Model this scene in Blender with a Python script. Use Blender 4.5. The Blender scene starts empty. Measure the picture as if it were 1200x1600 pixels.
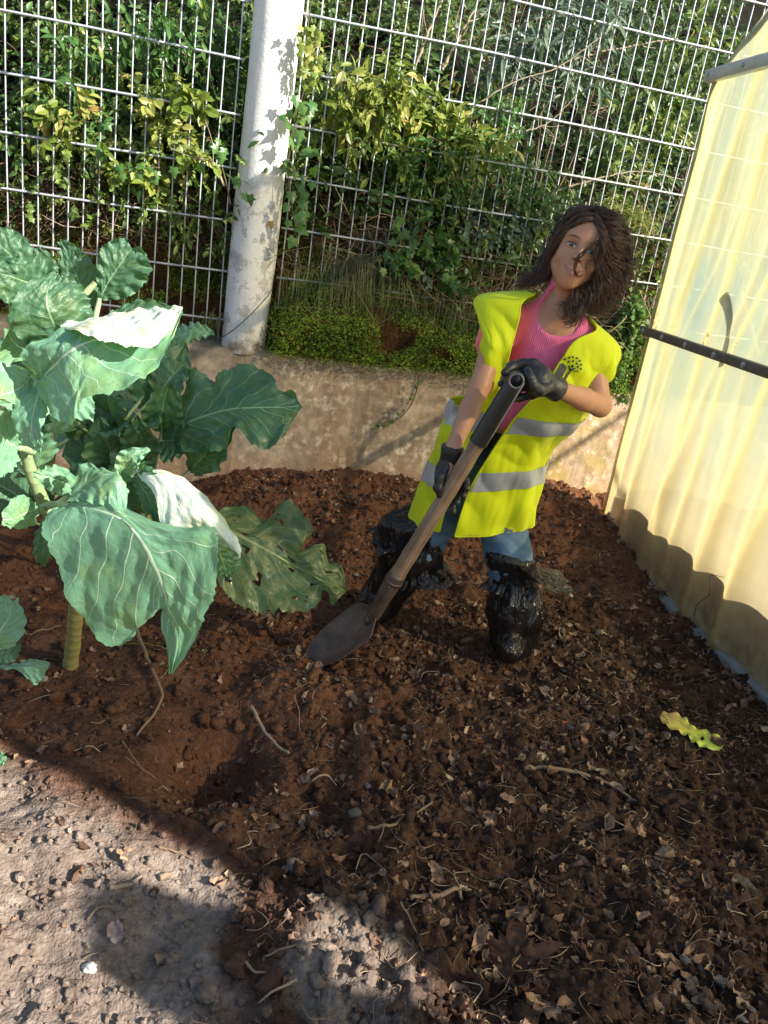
import bpy, math, random
import numpy as np
from mathutils import Vector, Matrix
V3 = lambda *a: np.array(a, float)
rad = math.radians
# ------------------------------------------------------------------ camera, sky, sun, exposure
SC = bpy.context.scene
COL = SC.collection
CAM_H, FPX, PITCH, ROLL = 1.30, 1250.0, rad(19.9), rad(8.93)
_d = V3(-math.sin(ROLL)*math.cos(PITCH), math.cos(ROLL)*math.cos(PITCH), math.sin(PITCH))   # world down seen by the camera (x right, y down, z ahead)
_F = V3(0, 0, 1) - _d[2]*_d; _F /= np.linalg.norm(_F)
_R = np.cross(_d, _F)
MW = np.array([_R, _F, -_d])
camd = bpy.data.cameras.new('camera'); cam = bpy.data.objects.new('camera', camd); COL.objects.link(cam)
_m = Matrix.Identity(4)
for i in range(3):
    _m[i][0] = MW[i, 0]; _m[i][1] = -MW[i, 1]; _m[i][2] = -MW[i, 2]
_m[2][3] = CAM_H
cam.matrix_world = _m
camd.sensor_fit = 'VERTICAL'; camd.sensor_height = 24.0; camd.lens = 24.0*FPX/1600.0
camd.clip_start = 0.02; camd.clip_end = 200
SC.camera = cam
SC.render.resolution_x = 768; SC.render.resolution_y = 1024
SUN_AZ = V3(0.913, -0.408); SUN_AZ /= np.linalg.norm(SUN_AZ)
SUN_EL = rad(30.0)
w = bpy.data.worlds.new('World'); SC.world = w; w.use_nodes = True
nt = w.node_tree
sky = nt.nodes.new('ShaderNodeTexSky'); sky.sky_type = 'NISHITA'; sky.sun_disc = False
sky.sun_elevation = SUN_EL
sky.sun_rotation = math.atan2(SUN_AZ[0], SUN_AZ[1])
nt.links.new(sky.outputs[0], nt.nodes['Background'].inputs[0])
nt.nodes['Background'].inputs[1].default_value = 0.088
sd = bpy.data.lights.new('sun', 'SUN'); sd.energy = 5.0; sd.angle = rad(0.55); sd.color = (1.0, 0.93, 0.83)
sun = bpy.data.objects.new('sun', sd); COL.objects.link(sun)
sun.rotation_euler = Vector((-SUN_AZ[0]*math.cos(SUN_EL), -SUN_AZ[1]*math.cos(SUN_EL), -math.sin(SUN_EL))).to_track_quat('-Z', 'Y').to_euler()
SC.view_settings.view_transform = 'Standard'; SC.view_settings.look = 'None'
SC.view_settings.exposure = 1.36; SC.view_settings.gamma = 1.0
SC.render.engine = 'CYCLES'
SC.cycles.max_bounces = 8; SC.cycles.transparent_max_bounces = 24; SC.cycles.transmission_bounces = 6
SC.cycles.use_denoising = True

# ------------------------------------------------------------------ measuring the photo: pixel -> world point at a given distance
def ray(x, y): return MW @ V3((x-600)/FPX, (y-800)/FPX, 1)
def at(x, y, Y):
    r = ray(x, y); t = Y/r[1]; return V3(r[0]*t, Y, r[2]*t+CAM_H)
def atp(pts): return np.array([at(*p) for p in pts])
def onplane(x, y, P, n):
    r = ray(x, y); C = V3(0, 0, CAM_H); return C+r*(((P-C) @ n)/(r @ n))

# ------------------------------------------------------------------ noise
_rs = np.random.RandomState(7)
_perm = _rs.permutation(256); _perm = np.concatenate([_perm, _perm, _perm])
_gr = _rs.normal(size=(256, 3)); _gr /= np.linalg.norm(_gr, axis=1)[:, None]
def noise(p):
    p = np.asarray(p, float)
    if p.shape[-1] == 2: p = np.concatenate([p, np.full(p.shape[:-1]+(1,), .37)], -1)
    i = np.floor(p).astype(int); f = p-i; i &= 255
    u = f*f*f*(f*(f*6-15)+10)
    out = 0
    for a in (0, 1):
        for b in (0, 1):
            for c in (0, 1):
                h = _perm[_perm[_perm[i[..., 0]+a]+i[..., 1]+b]+i[..., 2]+c]
                g = _gr[h]
                dd = g[..., 0]*(f[..., 0]-a)+g[..., 1]*(f[..., 1]-b)+g[..., 2]*(f[..., 2]-c)
                wt = (u[..., 0] if a else 1-u[..., 0])*(u[..., 1] if b else 1-u[..., 1])*(u[..., 2] if c else 1-u[..., 2])
                out = out+dd*wt
    return out*1.5
def fbm(p, s, o=4, g=.5):
    p = np.asarray(p, float); r = 0; a = 1
    for k in range(o):
        r = r+a*noise(p/s+k*17.3); s /= 2.03; a *= g
    return r
def ss(a, b, x):
    t = np.clip((x-a)/(b-a), 0, 1); return t*t*(3-2*t)
def unit(v): v = np.asarray(v, float); return v/np.maximum(np.linalg.norm(v, axis=-1, keepdims=True), 1e-12)
def crom(P, n, ends=True):
    P = np.asarray(P, float); m = len(P)
    Q = np.vstack([2*P[0]-P[1], P, 2*P[-1]-P[-2]])
    t = np.linspace(0, m-1, n); k = np.minimum(t.astype(int), m-2); f = (t-k)[:, None]
    a, b, c, d = Q[k], Q[k+1], Q[k+2], Q[k+3]
    return .5*((2*b)+(-a+c)*f+(2*a-5*b+4*c-d)*f*f+(-a+3*b-3*c+d)*f**3)

# ------------------------------------------------------------------ object helpers
ORG = {}
def tag(o, label=None, cat=None, group=None, kind=None):
    if label: o['label'] = label
    if cat: o['category'] = cat
    if group: o['group'] = group
    if kind: o['kind'] = kind
    return o
def thing(name, label, cat, loc, group=None):
    o = bpy.data.objects.new(name, None); COL.objects.link(o); o.empty_display_size = .05
    o.location = [float(v) for v in loc]; ORG[o.name] = np.array(loc, float)
    return tag(o, label, cat, group)
def meshdata(name, V, F, mat=None, smooth=True, attrs=None, uv=None):
    V = np.asarray(V, np.float32); me = bpy.data.meshes.new(name)
    if not isinstance(F, list): F = [F]
    F = [np.asarray(f, np.int32) for f in F if len(f)]
    nl = sum(f.size for f in F); nf = sum(len(f) for f in F)
    me.vertices.add(len(V)); me.vertices.foreach_set('co', V.ravel())
    me.loops.add(nl); me.polygons.add(nf)
    li = np.concatenate([f.ravel() for f in F]) if F else np.zeros(0, np.int32)
    cnt = np.concatenate([np.full(len(f), f.shape[1], np.int32) for f in F]) if F else np.zeros(0, np.int32)
    me.loops.foreach_set('vertex_index', li)
    st = np.concatenate([[0], np.cumsum(cnt)[:-1]]).astype(np.int32) if nf else cnt
    me.polygons.foreach_set('loop_start', st)
    me.polygons.foreach_set('use_smooth', np.full(nf, smooth, bool))
    if uv is not None:
        l = me.uv_layers.new(name='UVMap'); l.data.foreach_set('uv', np.asarray(uv, np.float32)[li].ravel())
    for k, a in (attrs or {}).items():
        a = np.asarray(a, np.float32)
        if a.ndim == 1: me.attributes.new(k, 'FLOAT', 'POINT').data.foreach_set('value', a)
        else: me.attributes.new(k, 'FLOAT_VECTOR', 'POINT').data.foreach_set('vector', a.ravel())
    me.update(calc_edges=True); me.validate()
    if mat:
        for m in (mat if isinstance(mat, (list, tuple)) else [mat]): me.materials.append(m)
    return me
def mk(name, V, F, mat, parent=None, smooth=True, attrs=None, uv=None, org=None, label=None, cat=None, group=None, kind=None):
    V = np.asarray(V, float)
    if parent is not None: og = ORG[parent.name]
    elif org is not None: og = np.array(org, float)
    else: og = V3((V[:, 0].min()+V[:, 0].max())/2, (V[:, 1].min()+V[:, 1].max())/2, V[:, 2].min())
    me = meshdata(name, V-og, F, mat, smooth, attrs, uv)
    o = bpy.data.objects.new(name, me); COL.objects.link(o); ORG[o.name] = og
    if parent is not None: o.parent = parent
    else: o.location = [float(v) for v in og]
    return tag(o, label, cat, group, kind)
class MB:
    """collects quads and triangles of one mesh"""
    def __init__(s): s.V = []; s.Q = []; s.T = []; s.n = 0; s.A = []
    def add(s, V, Q=None, T=None, a=0.0):
        V = np.asarray(V, float); s.V.append(V); s.A.append(np.full(len(V), a) if np.isscalar(a) else np.asarray(a))
        if Q is not None and len(Q): s.Q.append(np.asarray(Q)+s.n)
        if T is not None and len(T): s.T.append(np.asarray(T)+s.n)
        s.n += len(V); return s
    def out(s):
        F = []
        if s.Q: F.append(np.vstack(s.Q))
        if s.T: F.append(np.vstack(s.T))
        return np.vstack(s.V), F
    def mk(s, name, mat, parent=None, **k):
        V, F = s.out(); at_ = k.pop('attrs', None) or {}
        at_['rnd'] = np.concatenate(s.A)
        return mk(name, V, F, mat, parent, attrs=at_, **k)
    def tube(s, P, r, k=8, cap=True, a=0.0):
        P = np.asarray(P, float); n = len(P); r = np.broadcast_to(np.asarray(r, float), (n,))
        T = unit(np.gradient(P, axis=0)); up = V3(0, 0, 1) if abs(T[0][2]) < .9 else V3(1, 0, 0)
        N = np.zeros((n, 3)); N[0] = unit(np.cross(T[0], up))
        for i in range(1, n): N[i] = unit(N[i-1]-(N[i-1] @ T[i])*T[i])
        B = np.cross(T, N); an = np.arange(k)*2*math.pi/k
        V = (P[:, None]+r[:, None, None]*(np.cos(an)[None, :, None]*N[:, None]+np.sin(an)[None, :, None]*B[:, None])).reshape(-1, 3)
        i = np.arange(n-1)[:, None]*k; j = np.arange(k)[None]; j2 = (j+1) % k
        Q = np.stack([i+j, i+j2, i+k+j2, i+k+j], -1).reshape(-1, 4)
        T3 = []
        if cap:
            V = np.vstack([V, P[0], P[-1]]); c0, c1 = n*k, n*k+1
            T3 = [(c0, (q+1) % k, q) for q in range(k)]+[(c1, (n-1)*k+q, (n-1)*k+(q+1) % k) for q in range(k)]
        return s.add(V, Q, T3, a)
    def box(s, c, sx, sy, sz, X=(1, 0, 0), Y=(0, 1, 0), Z=(0, 0, 1), bev=0.0, a=0.0):
        X, Y, Z = [np.array(v, float) for v in (X, Y, Z)]; c = np.array(c, float)
        if bev <= 0:
            V = [c+X*sx*i/2+Y*sy*j/2+Z*sz*k/2 for k in (-1, 1) for j in (-1, 1) for i in (-1, 1)]
            return s.add(V, [(0, 2, 3, 1), (4, 5, 7, 6), (0, 1, 5, 4), (2, 6, 7, 3), (0, 4, 6, 2), (1, 3, 7, 5)], None, a)
        V = []; b = bev
        for k in (-1, 1):
            for j in (-1, 1):
                for i in (-1, 1):
                    V += [c+X*i*(sx/2-b)+Y*j*(sy/2-b)+Z*k*sz/2, c+X*i*sx/2+Y*j*(sy/2-b)+Z*k*(sz/2-b), c+X*i*(sx/2-b)+Y*j*sy/2+Z*k*(sz/2-b)]
        ix = lambda i, j, k, t: 3*((k > 0)*4+(j > 0)*2+(i > 0))+t
        Q = []; T = []
        for k in (-1, 1):
            Q.append([ix(-1, -1, k, 0), ix(1, -1, k, 0), ix(1, 1, k, 0), ix(-1, 1, k, 0)])
            Q.append([ix(k, -1, -1, 1), ix(k, 1, -1, 1), ix(k, 1, 1, 1), ix(k, -1, 1, 1)])
            Q.append([ix(-1, k, -1, 2), ix(1, k, -1, 2), ix(1, k, 1, 2), ix(-1, k, 1, 2)])
            for m in (-1, 1):
                Q.append([ix(-1, m, k, 0), ix(1, m, k, 0), ix(1, m, k, 2), ix(-1, m, k, 2)])
                Q.append([ix(m, -1, k, 0), ix(m, 1, k, 0), ix(m, 1, k, 1), ix(m, -1, k, 1)])
                Q.append([ix(k, m, -1, 1), ix(k, m, 1, 1), ix(k, m, 1, 2), ix(k, m, -1, 2)])
                for q in (-1, 1): T.append([ix(k, m, q, 0), ix(k, m, q, 1), ix(k, m, q, 2)])
        return s.add(V, Q, T, a)
    def grid(s, G, a=0.0, wrap=False):
        n, m = G.shape[:2]; i = np.arange(n-1)[:, None]*m
        if wrap: j = np.arange(m)[None]; j2 = (j+1) % m
        else: j = np.arange(m-1)[None]; j2 = j+1
        Q = np.stack([i+j, i+j2, i+m+j2, i+m+j], -1).reshape(-1, 4)
        return s.add(G.reshape(-1, 3), Q, None, a)
def scatter(tv, tf, pos, R, sc, rnd):
    """one mesh of N copies of a template"""
    N = len(pos); k = len(tv)
    V = np.einsum('nij,kj->nki', R, tv)*np.asarray(sc).reshape(N, 1, -1)+pos[:, None]
    F = [(np.asarray(f)[None]+np.arange(N)[:, None, None]*k).reshape(-1, np.asarray(f).shape[1]) for f in tf]
    return V.reshape(-1, 3), F, np.repeat(rnd, k)
def frames(fw, up, rs=None, roll=None):
    """rotation matrices whose y axis is fw and z axis near up"""
    y = unit(fw); x = unit(np.cross(y, up)); z = np.cross(x, y)
    if roll is not None:
        c, s_ = np.cos(roll)[:, None], np.sin(roll)[:, None]
        x, z = x*c+z*s_, z*c-x*s_
    return np.stack([x, y, z], -1)

# ------------------------------------------------------------------ materials
class NT:
    def __init__(s, name):
        s.m = bpy.data.materials.new(name); s.m.use_nodes = True; s.t = s.m.node_tree; s.t.nodes.clear()
        s.out = s.n('ShaderNodeOutputMaterial')
    def n(s, ty, **k):
        o = s.t.nodes.new(ty)
        for a, b in k.items(): setattr(o, a, b)
        return o
    def set(s, sock, v):
        if isinstance(v, bpy.types.NodeSocket): s.t.links.new(v, sock)
        elif isinstance(v, bpy.types.Node): s.t.links.new(v.outputs[0], sock)
        elif v is not None:
            if hasattr(sock.default_value, '__len__') and not hasattr(v, '__len__'): v = (v,)*len(sock.default_value)
            if hasattr(v, '__len__') and len(v) == 3 and len(sock.default_value) == 4: v = tuple(v)+(1,)
            sock.default_value = v
    def math(s, op, a, b=None, c=None, clamp=False):
        o = s.n('ShaderNodeMath', operation=op, use_clamp=clamp)
        for i, v in enumerate((a, b, c)):
            if v is not None: s.set(o.inputs[i], v)
        return o.outputs[0]
    def vm(s, op, a, b=None):
        o = s.n('ShaderNodeVectorMath', operation=op); s.set(o.inputs[0], a)
        if b is not None: s.set(o.inputs[1], b)
        return o
    def mix(s, f, a, b, blend='MIX'):
        o = s.n('ShaderNodeMix', data_type='RGBA', blend_type=blend)
        s.set(o.inputs[0], f); s.set(o.inputs[6], a); s.set(o.inputs[7], b); return o.outputs[2]
    def noise(s, vec, scale, detail=4, rough=.55, dist=0):
        o = s.n('ShaderNodeTexNoise'); s.set(o.inputs['Vector'], vec); s.set(o.inputs['Scale'], scale)
        o.inputs['Detail'].default_value = detail; o.inputs['Roughness'].default_value = rough; o.inputs['Distortion'].default_value = dist
        return o.outputs['Fac']
    def voro(s, vec, scale, feature='F1', out='Distance'):
        o = s.n('ShaderNodeTexVoronoi', feature=feature); s.set(o.inputs['Vector'], vec); s.set(o.inputs['Scale'], scale); return o.outputs[out]
    def ramp(s, f, stops):
        o = s.n('ShaderNodeValToRGB'); s.set(o.inputs[0], f); e = o.color_ramp.elements
        while len(e) < len(stops): e.new(.5)
        for i, (p, c) in enumerate(stops):
            e[i].position = p; e[i].color = tuple(c)+(1,) if len(c) == 3 else c
        return o.outputs[0]
    def map(s, f, a, b, c=0., d=1.):
        o = s.n('ShaderNodeMapRange'); o.clamp = True
        for i, v in enumerate((f, a, b, c, d)): s.set(o.inputs[i], v)
        return o.outputs[0]
    def attr(s, name, out='Fac'):
        return s.n('ShaderNodeAttribute', attribute_name=name).outputs[out]
    def bump(s, h, strength=.3, dist=.01, normal=None):
        o = s.n('ShaderNodeBump'); o.inputs['Strength'].default_value = strength; o.inputs['Distance'].default_value = dist
        s.set(o.inputs['Height'], h)
        if normal is not None: s.set(o.inputs['Normal'], normal)
        return o.outputs[0]
    def bsdf(s, col, rough=.6, normal=None, **k):
        o = s.n('ShaderNodeBsdfPrincipled'); s.set(o.inputs['Base Color'], col); s.set(o.inputs['Roughness'], rough)
        if normal is not None: s.set(o.inputs['Normal'], normal)
        for a, b in k.items(): s.set(o.inputs[a.replace('_', ' ')], b)
        return o.outputs[0]
    def mixs(s, f, a, b):
        o = s.n('ShaderNodeMixShader'); s.set(o.inputs[0], f); s.set(o.inputs[1], a); s.set(o.inputs[2], b); return o.outputs[0]
    def done(s, sh): s.t.links.new(sh, s.out.inputs[0]); return s.m
    @property
    def obj(s): return s.n('ShaderNodeTexCoord').outputs['Object']
    @property
    def uv(s): return s.n('ShaderNodeTexCoord').outputs['UV']
    @property
    def pos(s): return s.n('ShaderNodeNewGeometry').outputs['Position']

def M_simple(name, col, rough=.6, var=.25, scale=30, bump=.2, bd=.003, **k):
    t = NT(name); p = t.pos
    f = t.noise(p, scale, 5)
    c = t.mix(f, tuple(x*(1-var) for x in col), tuple(min(1, x*(1+var)) for x in col))
    return t.done(t.bsdf(c, rough, t.bump(t.noise(p, scale*3, 4), bump, bd), **k))
def M_leafy(name, stops, rough=.45, trans=.3, tcol=None, spec=.4):
    """scattered small leaves: colour by each leaf's own random value"""
    t = NT(name); c = t.ramp(t.attr('rnd'), stops)
    c = t.mix(t.noise(t.pos, 60, 3), c, t.mix(.5, c, (0.02, 0.03, 0.01)))
    b = t.bsdf(c, rough, Specular_IOR_Level=spec)
    tr = t.n('ShaderNodeBsdfTranslucent'); t.set(tr.inputs[0], t.mix(.5, c, tcol or (.25, .4, .05), 'MIX'))
    return t.done(t.mixs(trans, b, tr.outputs[0]))
# ================================================================== THE SETTING
FA = rad(15.5); FD = V3(math.cos(FA), math.sin(FA), 0); FN = V3(-math.sin(FA), math.cos(FA), 0)     # along the fence, away behind it
FB = V3(-0.023, 3.731, 0)                                   # foot of the wall face
def fp(u, v, z): return FB+FD*u+FN*v+V3(0, 0, z)
GA = rad(11.5); GW = V3(math.sin(GA), -math.cos(GA), 0); GN = V3(math.cos(GA), math.sin(GA), 0)     # along the tunnel's end wall, tunnel axis
G0 = V3(1.046, 3.718, 0)
def gp(s, v, z): return G0+GW*s+GN*v+V3(0, 0, z)

def gh(x, y):
    x = np.asarray(x, float); y = np.asarray(y, float); p = np.stack([x, y, x*0], -1)
    v = (x-FB[0])*FN[0]+(y-FB[1])*FN[1]; u = (x-FB[0])*FD[0]+(y-FB[1])*FD[1]
    s = (x-G0[0])*GW[0]+(y-G0[1])*GW[1]; g = (x-G0[0])*GN[0]+(y-G0[1])*GN[1]
    z = 0.13*ss(-.95, -.1, v)*(1-.75*ss(-.55, -1.0, u))*(1+.35*noise(p*2.1+3))          # heaped against the wall
    z = z+0.03*ss(-.5, -.05, g)*ss(3.4, 2.5, s)*(g < .05)
    comp = ss(-.25, .2, x+.35*(y-1.1)+.12*noise(p*2.3))                               # loose compost on the right
    z = z+fbm(p, .42, 3)*.030+fbm(p+5, .13, 2)*(.010+.018*comp)+np.abs(fbm(p+9, .055, 3))*(.006+.020*comp)+fbm(p+1, .017, 2)*(.0048+.0042*comp)+fbm(p+6, .07, 3)*.008*(1-comp)
    hole = np.exp(-(((x+.315+.02*noise(p*9))/.095)**2+((y-1.63)/.13)**2)**1.15); z = z-.165*hole
    z = z+.055*np.exp(-((x+.12)/.16)**2-((y-2.0)/.22)**2)                            # spoil by the spade
    z = z+.035*np.exp(-((x+.23)/.13)**2-((y-1.42)/.10)**2)
    md = np.exp(-((x-.03)/.14)**2-((y-1.10)/.16)**2); z = z+.05*md*(1+.5*noise(p*14))
    z = z-.015*np.exp(-((x+.14)/.12)**2-((y-2.13)/.08)**2)
    return z
def gpt(px, py, it=4):
    z = 0.
    for _ in range(it):
        r = ray(px, py); t = (z-CAM_H)/r[2]; q = V3(r[0]*t, r[1]*t, z); z = float(gh(q[0], q[1]))
    return V3(q[0], q[1], z)

# ---- soil material
def make_soil():
    t = NT('soil'); p = t.pos; a = t.attr('zone'); r_ = t.attr('red')
    n1 = t.noise(p, 9, 6, .6); n2 = t.noise(p, 70, 5, .65); n3 = t.voro(p, 160)
    comp = t.ramp(t.math('ADD', t.math('MULTIPLY', n1, .55), t.math('MULTIPLY', n2, .5)), [(.3, (.014, .008, .005)), (.5, (.039, .021, .0135)), (.62, (.074, .041, .026)), (.8, (.17, .10, .066))])
    red = t.ramp(t.math('ADD', t.math('MULTIPLY', n1, .5), t.math('MULTIPLY', n2, .5)), [(.3, (.055, .022, .012)), (.55, (.16, .070, .038)), (.75, (.27, .135, .08))])
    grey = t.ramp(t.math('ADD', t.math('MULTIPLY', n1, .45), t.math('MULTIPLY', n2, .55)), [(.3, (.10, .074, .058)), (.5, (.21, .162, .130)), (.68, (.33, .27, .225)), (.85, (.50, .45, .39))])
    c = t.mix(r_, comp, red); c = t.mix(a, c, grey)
    wsp = t.map(t.voro(p, 95), .0, .13, 1, 0); c = t.mix(t.math('MULTIPLY', wsp, t.map(t.noise(p, 22, 2), .5, .62)), c, (.42, .37, .31))
    h = t.math('ADD', t.noise(p, 130, 6, .7), t.math('MULTIPLY', n3, .6))
    return t.done(t.bsdf(c, .93, t.bump(h, .8, .006), Specular_IOR_Level=.18))
M_SOIL = make_soil()
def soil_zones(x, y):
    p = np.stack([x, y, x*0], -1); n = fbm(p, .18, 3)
    grey = ss(.06, -.06, (y-1.50+.39*(x+.8))+.06*n)*ss(-.10, -.24, x+.15*n)*.97                        # firm pale soil bottom left, cut at the shadow edge and brightened as sunlit
    md = np.exp(-((x-.06)/.15)**2-((y-1.07)/.15)**2); grey = np.maximum(grey, ss(.35, .7, md+.25*n)*.85)  # pale patch puts the sunlight on the mound into its colour
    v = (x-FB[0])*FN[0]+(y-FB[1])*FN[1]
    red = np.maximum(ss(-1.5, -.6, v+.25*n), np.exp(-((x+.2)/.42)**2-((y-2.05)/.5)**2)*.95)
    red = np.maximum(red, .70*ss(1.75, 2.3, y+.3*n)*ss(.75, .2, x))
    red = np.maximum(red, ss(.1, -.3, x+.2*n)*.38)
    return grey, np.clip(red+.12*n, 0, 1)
def axis_pts(segs):
    o = [segs[0][0]]
    for a, b, n in segs: o += list(np.linspace(a, b, n+1)[1:])
    return np.array(o)
gx = axis_pts([(-14, -2.6, 24), (-2.6, -1.3, 60), (-1.3, 1.5, 420), (1.5, 2.2, 40), (2.2, 14, 24)])
gy = axis_pts([(-8, .3, 20), (.3, .9, 40), (.9, 1.8, 190), (1.8, 2.9, 170), (2.9, 4.3, 150), (4.3, 14, 20)])
X, Y = np.meshgrid(gx, gy); far = np.maximum(ss(1.6, 3, np.abs(X)), ss(.5, -.6, Y))
Z = gh(X, Y)*(1-far)
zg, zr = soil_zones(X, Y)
b = MB().grid(np.stack([X, Y, Z], -1))
V, F = b.out()
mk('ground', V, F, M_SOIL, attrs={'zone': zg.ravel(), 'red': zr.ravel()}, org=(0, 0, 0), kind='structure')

# ---- retaining wall
def make_wall():
    t = NT('weathered_concrete'); p = t.pos
    z = t.n('ShaderNodeSeparateXYZ'); t.set(z.inputs[0], p); zz = z.outputs[2]; xx = z.outputs[0]
    n1 = t.noise(p, 4, 6, .62, .4); n2 = t.noise(p, 26, 6, .65); n3 = t.noise(p, 120, 4, .7)
    c = t.ramp(t.math('ADD', t.math('MULTIPLY', n1, .5), t.math('MULTIPLY', n2, .5)), [(.3, (.18, .125, .085)), (.45, (.33, .245, .175)), (.56, (.49, .385, .29)), (.7, (.66, .56, .45))])
    low = t.map(t.math('ADD', zz, t.math('MULTIPLY', n1, .25)), .20, .40, 1, 0)
    c = t.mix(t.math('MULTIPLY', low, .8), c, t.mix(n2, (.34, .20, .12), (.55, .37, .25)))
    wh = t.math('MULTIPLY', t.map(n2, .52, .60), t.map(t.noise(p, 7, 3), .47, .6)); c = t.mix(t.math('MULTIPLY', wh, .8), c, (.74, .64, .53))
    gr = t.math('MULTIPLY', t.map(t.noise(p, 5, 4), .50, .62), t.map(n3, .35, .6)); c = t.mix(t.math('MULTIPLY', gr, .65), c, (.21, .19, .17))
    top = t.map(t.math('ADD', zz, t.math('MULTIPLY', n1, .2)), .66, .78); c = t.mix(t.math('MULTIPLY', top, .75), c, t.mix(n2, (.10, .085, .04), (.30, .24, .17)))
    yel = t.math('MULTIPLY', t.map(xx, .45, .75), t.map(t.noise(p, 9, 5), .42, .6)); c = t.mix(t.math('MULTIPLY', yel, .7), c, (.30, .235, .07))
    stk = t.map(t.noise(t.vm('MULTIPLY', p, (14, 14, .8)).outputs[0], 1.0, 3), .57, .66); c = t.mix(t.math('MULTIPLY', stk, .4), c, (.12, .095, .06))
    h = t.math('ADD', n2, t.math('MULTIPLY', n3, .7))
    return t.done(t.bsdf(c, .9, t.bump(h, .55, .006), Specular_IOR_Level=.25))
M_WALL = make_wall()
WT = .672
us = np.linspace(-3.2, 2.6, 420)
prof = [(0, -.3), (0, -.1)]+[(0, q) for q in np.linspace(0, WT-.02, 46)]+[(.008, WT-.006), (.025, WT)]+[(q, WT+.004) for q in np.linspace(.06, .36, 14)]+[(.38, .5), (.38, -.3)]
G = np.array([[fp(u, v, z) for (v, z) in prof] for u in us])
nn = fbm(G, .5, 5)*.010+fbm(G+3, .06, 3)*.0035; G = G+FN*nn[..., None]; G[..., 2] += np.where(G[..., 2] > WT-.05, fbm(G+8, .25, 4)*.012, 0)
mk('retaining_wall', *MB().grid(G).out(), M_WALL, org=fp(0, 0, 0), label='low weathered pinkish concrete retaining wall below the wire fence', cat='wall')

# ---- hillside behind it
def bank_v(u, z):
    """how far behind the wall face the bank's face lies at height z"""
    q = np.stack([np.asarray(u, float)*1.0, np.asarray(z, float), 0*np.asarray(z, float)], -1)
    base = .15+.10*ss(-.5, -.9, u)+.16*np.maximum(0, z-WT)+.55*np.maximum(0, z-1.35)+.9*np.maximum(0, z-2.1)+.7*ss(.1, .9, u)*ss(1.25, 1.7, z)
    vv = base-.09*ss(.15, -.1, np.abs(z-WT)-.12)*ss(-.7, -.5, u)+fbm(q, .35, 4)*.07*(1-.6*ss(1.1, .9, z))-.13*ss(-.68, -.56, u)*ss(1.20, .80, z)+.05*fbm(q*1.7+4, .3, 3)*ss(-.8, -.5, u)
    return np.maximum(vv, .018)
def make_bank():
    t = NT('bank_soil'); p = t.pos
    f = t.math('ADD', t.math('MULTIPLY', t.noise(p, 7, 6, .6), .6), t.math('MULTIPLY', t.noise(p, 60, 4), .4))
    c = t.ramp(f, [(.3, (.018, .011, .006)), (.48, (.07, .035, .014)), (.58, (.13, .075, .022)), (.72, (.09, .09, .02))])
    hz = t.n('ShaderNodeSeparateXYZ'); t.set(hz.inputs[0], p); c = t.mix(t.map(hz.outputs[2], 1.25, 1.5), c, (.014, .012, .007))  # upper bank darkened in colour for the shaded gaps behind the leaves
    return t.done(t.bsdf(c, .95, t.bump(t.noise(p, 60, 6, .7), .8, .02), Specular_IOR_Level=.1))
us = np.linspace(-4.5, 4.5, 260); zs = np.concatenate([np.linspace(WT-.12, 2.2, 90), np.linspace(2.25, 5.5, 40)])
U, Zz = np.meshgrid(us, zs); G = FB+U[..., None]*FD+bank_v(U, Zz)[..., None]*FN; G[..., 2] = Zz
back = G[-1:]+FN*10; G = np.concatenate([G, back])
mk('hillside', *MB().grid(G).out(), make_bank(), org=fp(0, 0, 0), kind='structure')

# ---- wire fence: two panels, left and right of the post
def make_galv():
    t = NT('galvanised_wire'); p = t.pos
    n = t.noise(p, 90, 4); low = t.n('ShaderNodeSeparateXYZ'); t.set(low.inputs[0], p)
    dull = t.math('MULTIPLY', t.map(low.outputs[2], 1.35, .95), t.map(n, .35, .65))  # lower wires dulled in colour, standing for their shade
    c = t.mix(n, (.34, .36, .39), (.56, .60, .66)); c = t.mix(t.math('MULTIPLY', dull, .6), c, (.26, .23, .17))
    return t.done(t.bsdf(c, .42, t.bump(n, .2, .001), Metallic=.35))
M_GALV = make_galv()
FV = .085                                                    # the fence stands this far behind the wall face
POSTU = -.712
rng = np.random.RandomState(3)
def fence_panel(u0, u1, ustart, zlow, label):
    t = thing('wire_fence_panel', label, 'fence', fp((u0+u1)/2, FV, WT), 'welded wire fence panels')
    k = 0
    while True:
        z = .785+.2052*k; k += 1
        if z > 2.9: break
        a, b_ = u0, u1
        if z < zlow: continue
        us_ = np.linspace(a, b_, 30)
        P = np.array([fp(u, FV-.009, z+.004*math.sin(u*3+k)) for u in us_])
        MB().tube(P, .0048, 8).mk('horizontal_rod', M_GALV, t)
    u = ustart
    while u < u1:
        if u > u0:
            zb = .70 if u < -.9 else .60+.06*rng.rand()
            P = np.array([fp(u+.0015*math.sin(z*5+u*9), FV+.002*math.sin(z*3+u*4), z) for z in np.linspace(zb, 2.93, 12)])
            MB().tube(P, .0032, 6).mk('upright_wire', M_GALV, t)
        u += .0575
    return t
fence_panel(-2.35, POSTU-.105, -2.335, .7, 'galvanised wire fence panel left of the white post, standing above the kale')
fence_panel(POSTU+.105, 2.1, POSTU+.125, .7, 'galvanised wire fence panel right of the white post, behind the girl')

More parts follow.
